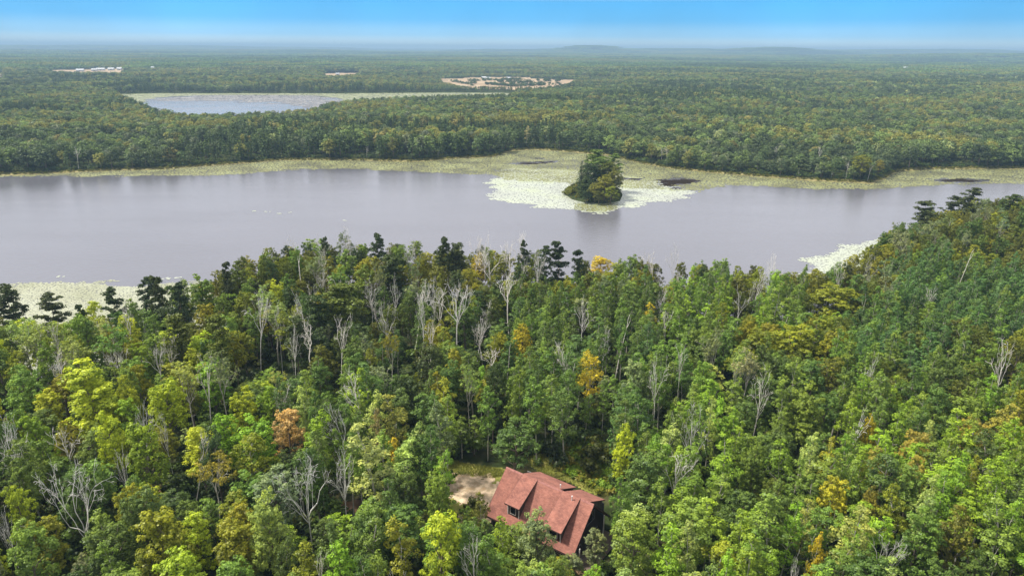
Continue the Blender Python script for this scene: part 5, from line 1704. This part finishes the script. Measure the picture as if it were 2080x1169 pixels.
    # front wall lights
    for xx in (-5.5, -2.0, 2.2, 5.2):
        w_ = MB(); t_ = .09; z0_, z1_ = .9, 2.1; a_, b_ = xx - .8, xx + .8
        for bx in ((a_, b_, z0_, z0_ + t_), (a_, b_, z1_ - t_, z1_), (a_, a_ + t_, z0_ + t_, z1_ - t_), (b_ - t_, b_, z0_ + t_, z1_ - t_)):
            w_.box(bx[0], bx[1], FW - .07, FW - .002, bx[2], bx[3])
        w_.build('window', TRIM, e)
        gl = MB(); gl.box(a_ + t_, b_ - t_, FW - .03, FW - .002, z0_ + t_, z1_ - t_); gl.build('window_pane', gm, e)
    # square pale box beside the corner of the roof
    q = at(1171, 1136, G + .5)
    pe = bpy.data.objects.new('planter_box', None); COL.objects.link(pe); pe.location = (q[0], q[1], G); pe.rotation_euler = (0, 0, ang)
    props(pe, 'pale square planter box on the ground under the roof corner', 'planter')
    S = .62; t_ = .13
    for bx in ((-S, S, -S, -S + t_), (-S, S, S - t_, S), (-S, -S + t_, -S + t_, S - t_), (S - t_, S, -S + t_, S - t_)):
        m1 = MB(); m1.box(bx[0], bx[1], bx[2], bx[3], 0, .5); m1.build('side_board', TRIM, pe)
    m1 = MB(); m1.box(-S + t_ + .002, S - t_ - .002, -S + t_ + .002, S - t_ - .002, 0, .3); m1.build('soil', noise_mat('dark_soil', (.02, .016, .012), (.05, .04, .03), 3, 1), pe)
house()

# ----------------------------------------------------------------------------
# farms far away
# ----------------------------------------------------------------------------
def farms():
    wm = noise_mat('white_metal_siding', (.38, .38, .37), (.5, .5, .49), .3, .6, bump=0)
    rm = noise_mat('pale_metal_roof', (.38, .39, .40), (.52, .53, .54), .3, .6, bump=0)
    dm = noise_mat('barn_door', (.12, .10, .09), (.2, .17, .15), .5, .8, bump=0)
    spec = [(163, 144.5, 20, 14, 'first long white shed at the near end of the far farm row'), (192, 143.5, 15, 12, 'low white shed in the middle of the far farm row'),
            (205, 142.5, 23, 14, 'longest white shed in the far farm row'), (226, 142, 17, 14, 'white shed beside the last one of the far farm row'),
            (243, 141.5, 13, 16, 'last white shed of the far farm row'),
            (311, 144, 9, 9, 'small lone white shed right of the farm row'), (983, 159, 11, 10, 'white farmhouse at the back of the tan field'),
            (992, 160, 9, 9, 'small shed beside the white farmhouse'), (1034, 159.5, 13, 8, 'low pale shed in the tree row behind the tan field'),
            (1838, 143.5, 15, 9, 'pale roof alone in the far forest'), (686, 152, 10, 8, 'pale shed on the small far field')]
    for px, py, w, dep, lab in spec:
        p = at(px, py, 5.0)
        d_ = math.hypot(p[0], p[1])
        g = float(terr(p[0], p[1]))
        e = bpy.data.objects.new('farm_building', None); COL.objects.link(e)
        e.location = (p[0], p[1], g); e.rotation_euler = (0, 0, -math.atan2(p[0], p[1]) * .6)
        lift = 7 if 'forest' in lab or 'lone' in lab else 0
        H_ = 5.0 + lift
        a = MB(); a.box(-w / 2, w / 2, -dep / 2, dep / 2, 0, H_); wl_ = a.build('wall', wm, e)
        a = MB(); rise = dep * .28
        a.prism([(-dep / 2 - .6, H_ + .02), (dep / 2 + .6, H_ + .02), (0, H_ + rise)], 'x', -w / 2 - .5, w / 2 + .5); a.build('roof', rm, e)
        a = MB(); a.box(-2, 2, -dep / 2 - .06, -dep / 2 - .01, 0.1, 3.6); a.build('door', dm, e)
        props(e, lab, 'farm building', 'white farm buildings beyond the lake')
farms()

# scattered bushes on the tan field
def field_bushes():
    r = np.random.default_rng(95)
    pts = []
    rows = [((950, 166), (975, 165), 14), ((978, 164.5), (1068, 163), 40), ((1010, 167), (1080, 169), 40), ((985, 172), (1060, 178), 50), ((1060, 176), (1140, 172), 40), ((915, 166), (960, 175), 20), ((1090, 166), (1140, 166), 20), ((1035, 170), (1100, 172), 14),
            ((940, 171), (1120, 176), 14)]
    for a, b_, n in rows:
        for i in range(n):
            t = r.random()
            p = at(a[0] + (b_[0] - a[0]) * t, a[1] + (b_[1] - a[1]) * t + r.normal() * .4, 1.5)
            if float(sdist(p[0], p[1], FIELD)) > 0: continue
            c = np.array(TONE['dark'][0]) * r.uniform(1, 1.5)
            s_ = r.uniform(2.2, 6.0)
            pts.append((p[0], p[1], float(terr(p[0], p[1])), r.integers(0, 5), 0, s_, s_ * .8, *c))
    # the dark tree row between the pond and the field
    o2 = len(LIB['bush'])
    scatter('field_bushes', ['bush'], pts, 'small dark bushes dotted over the tan far field', 'bushes')
field_bushes()
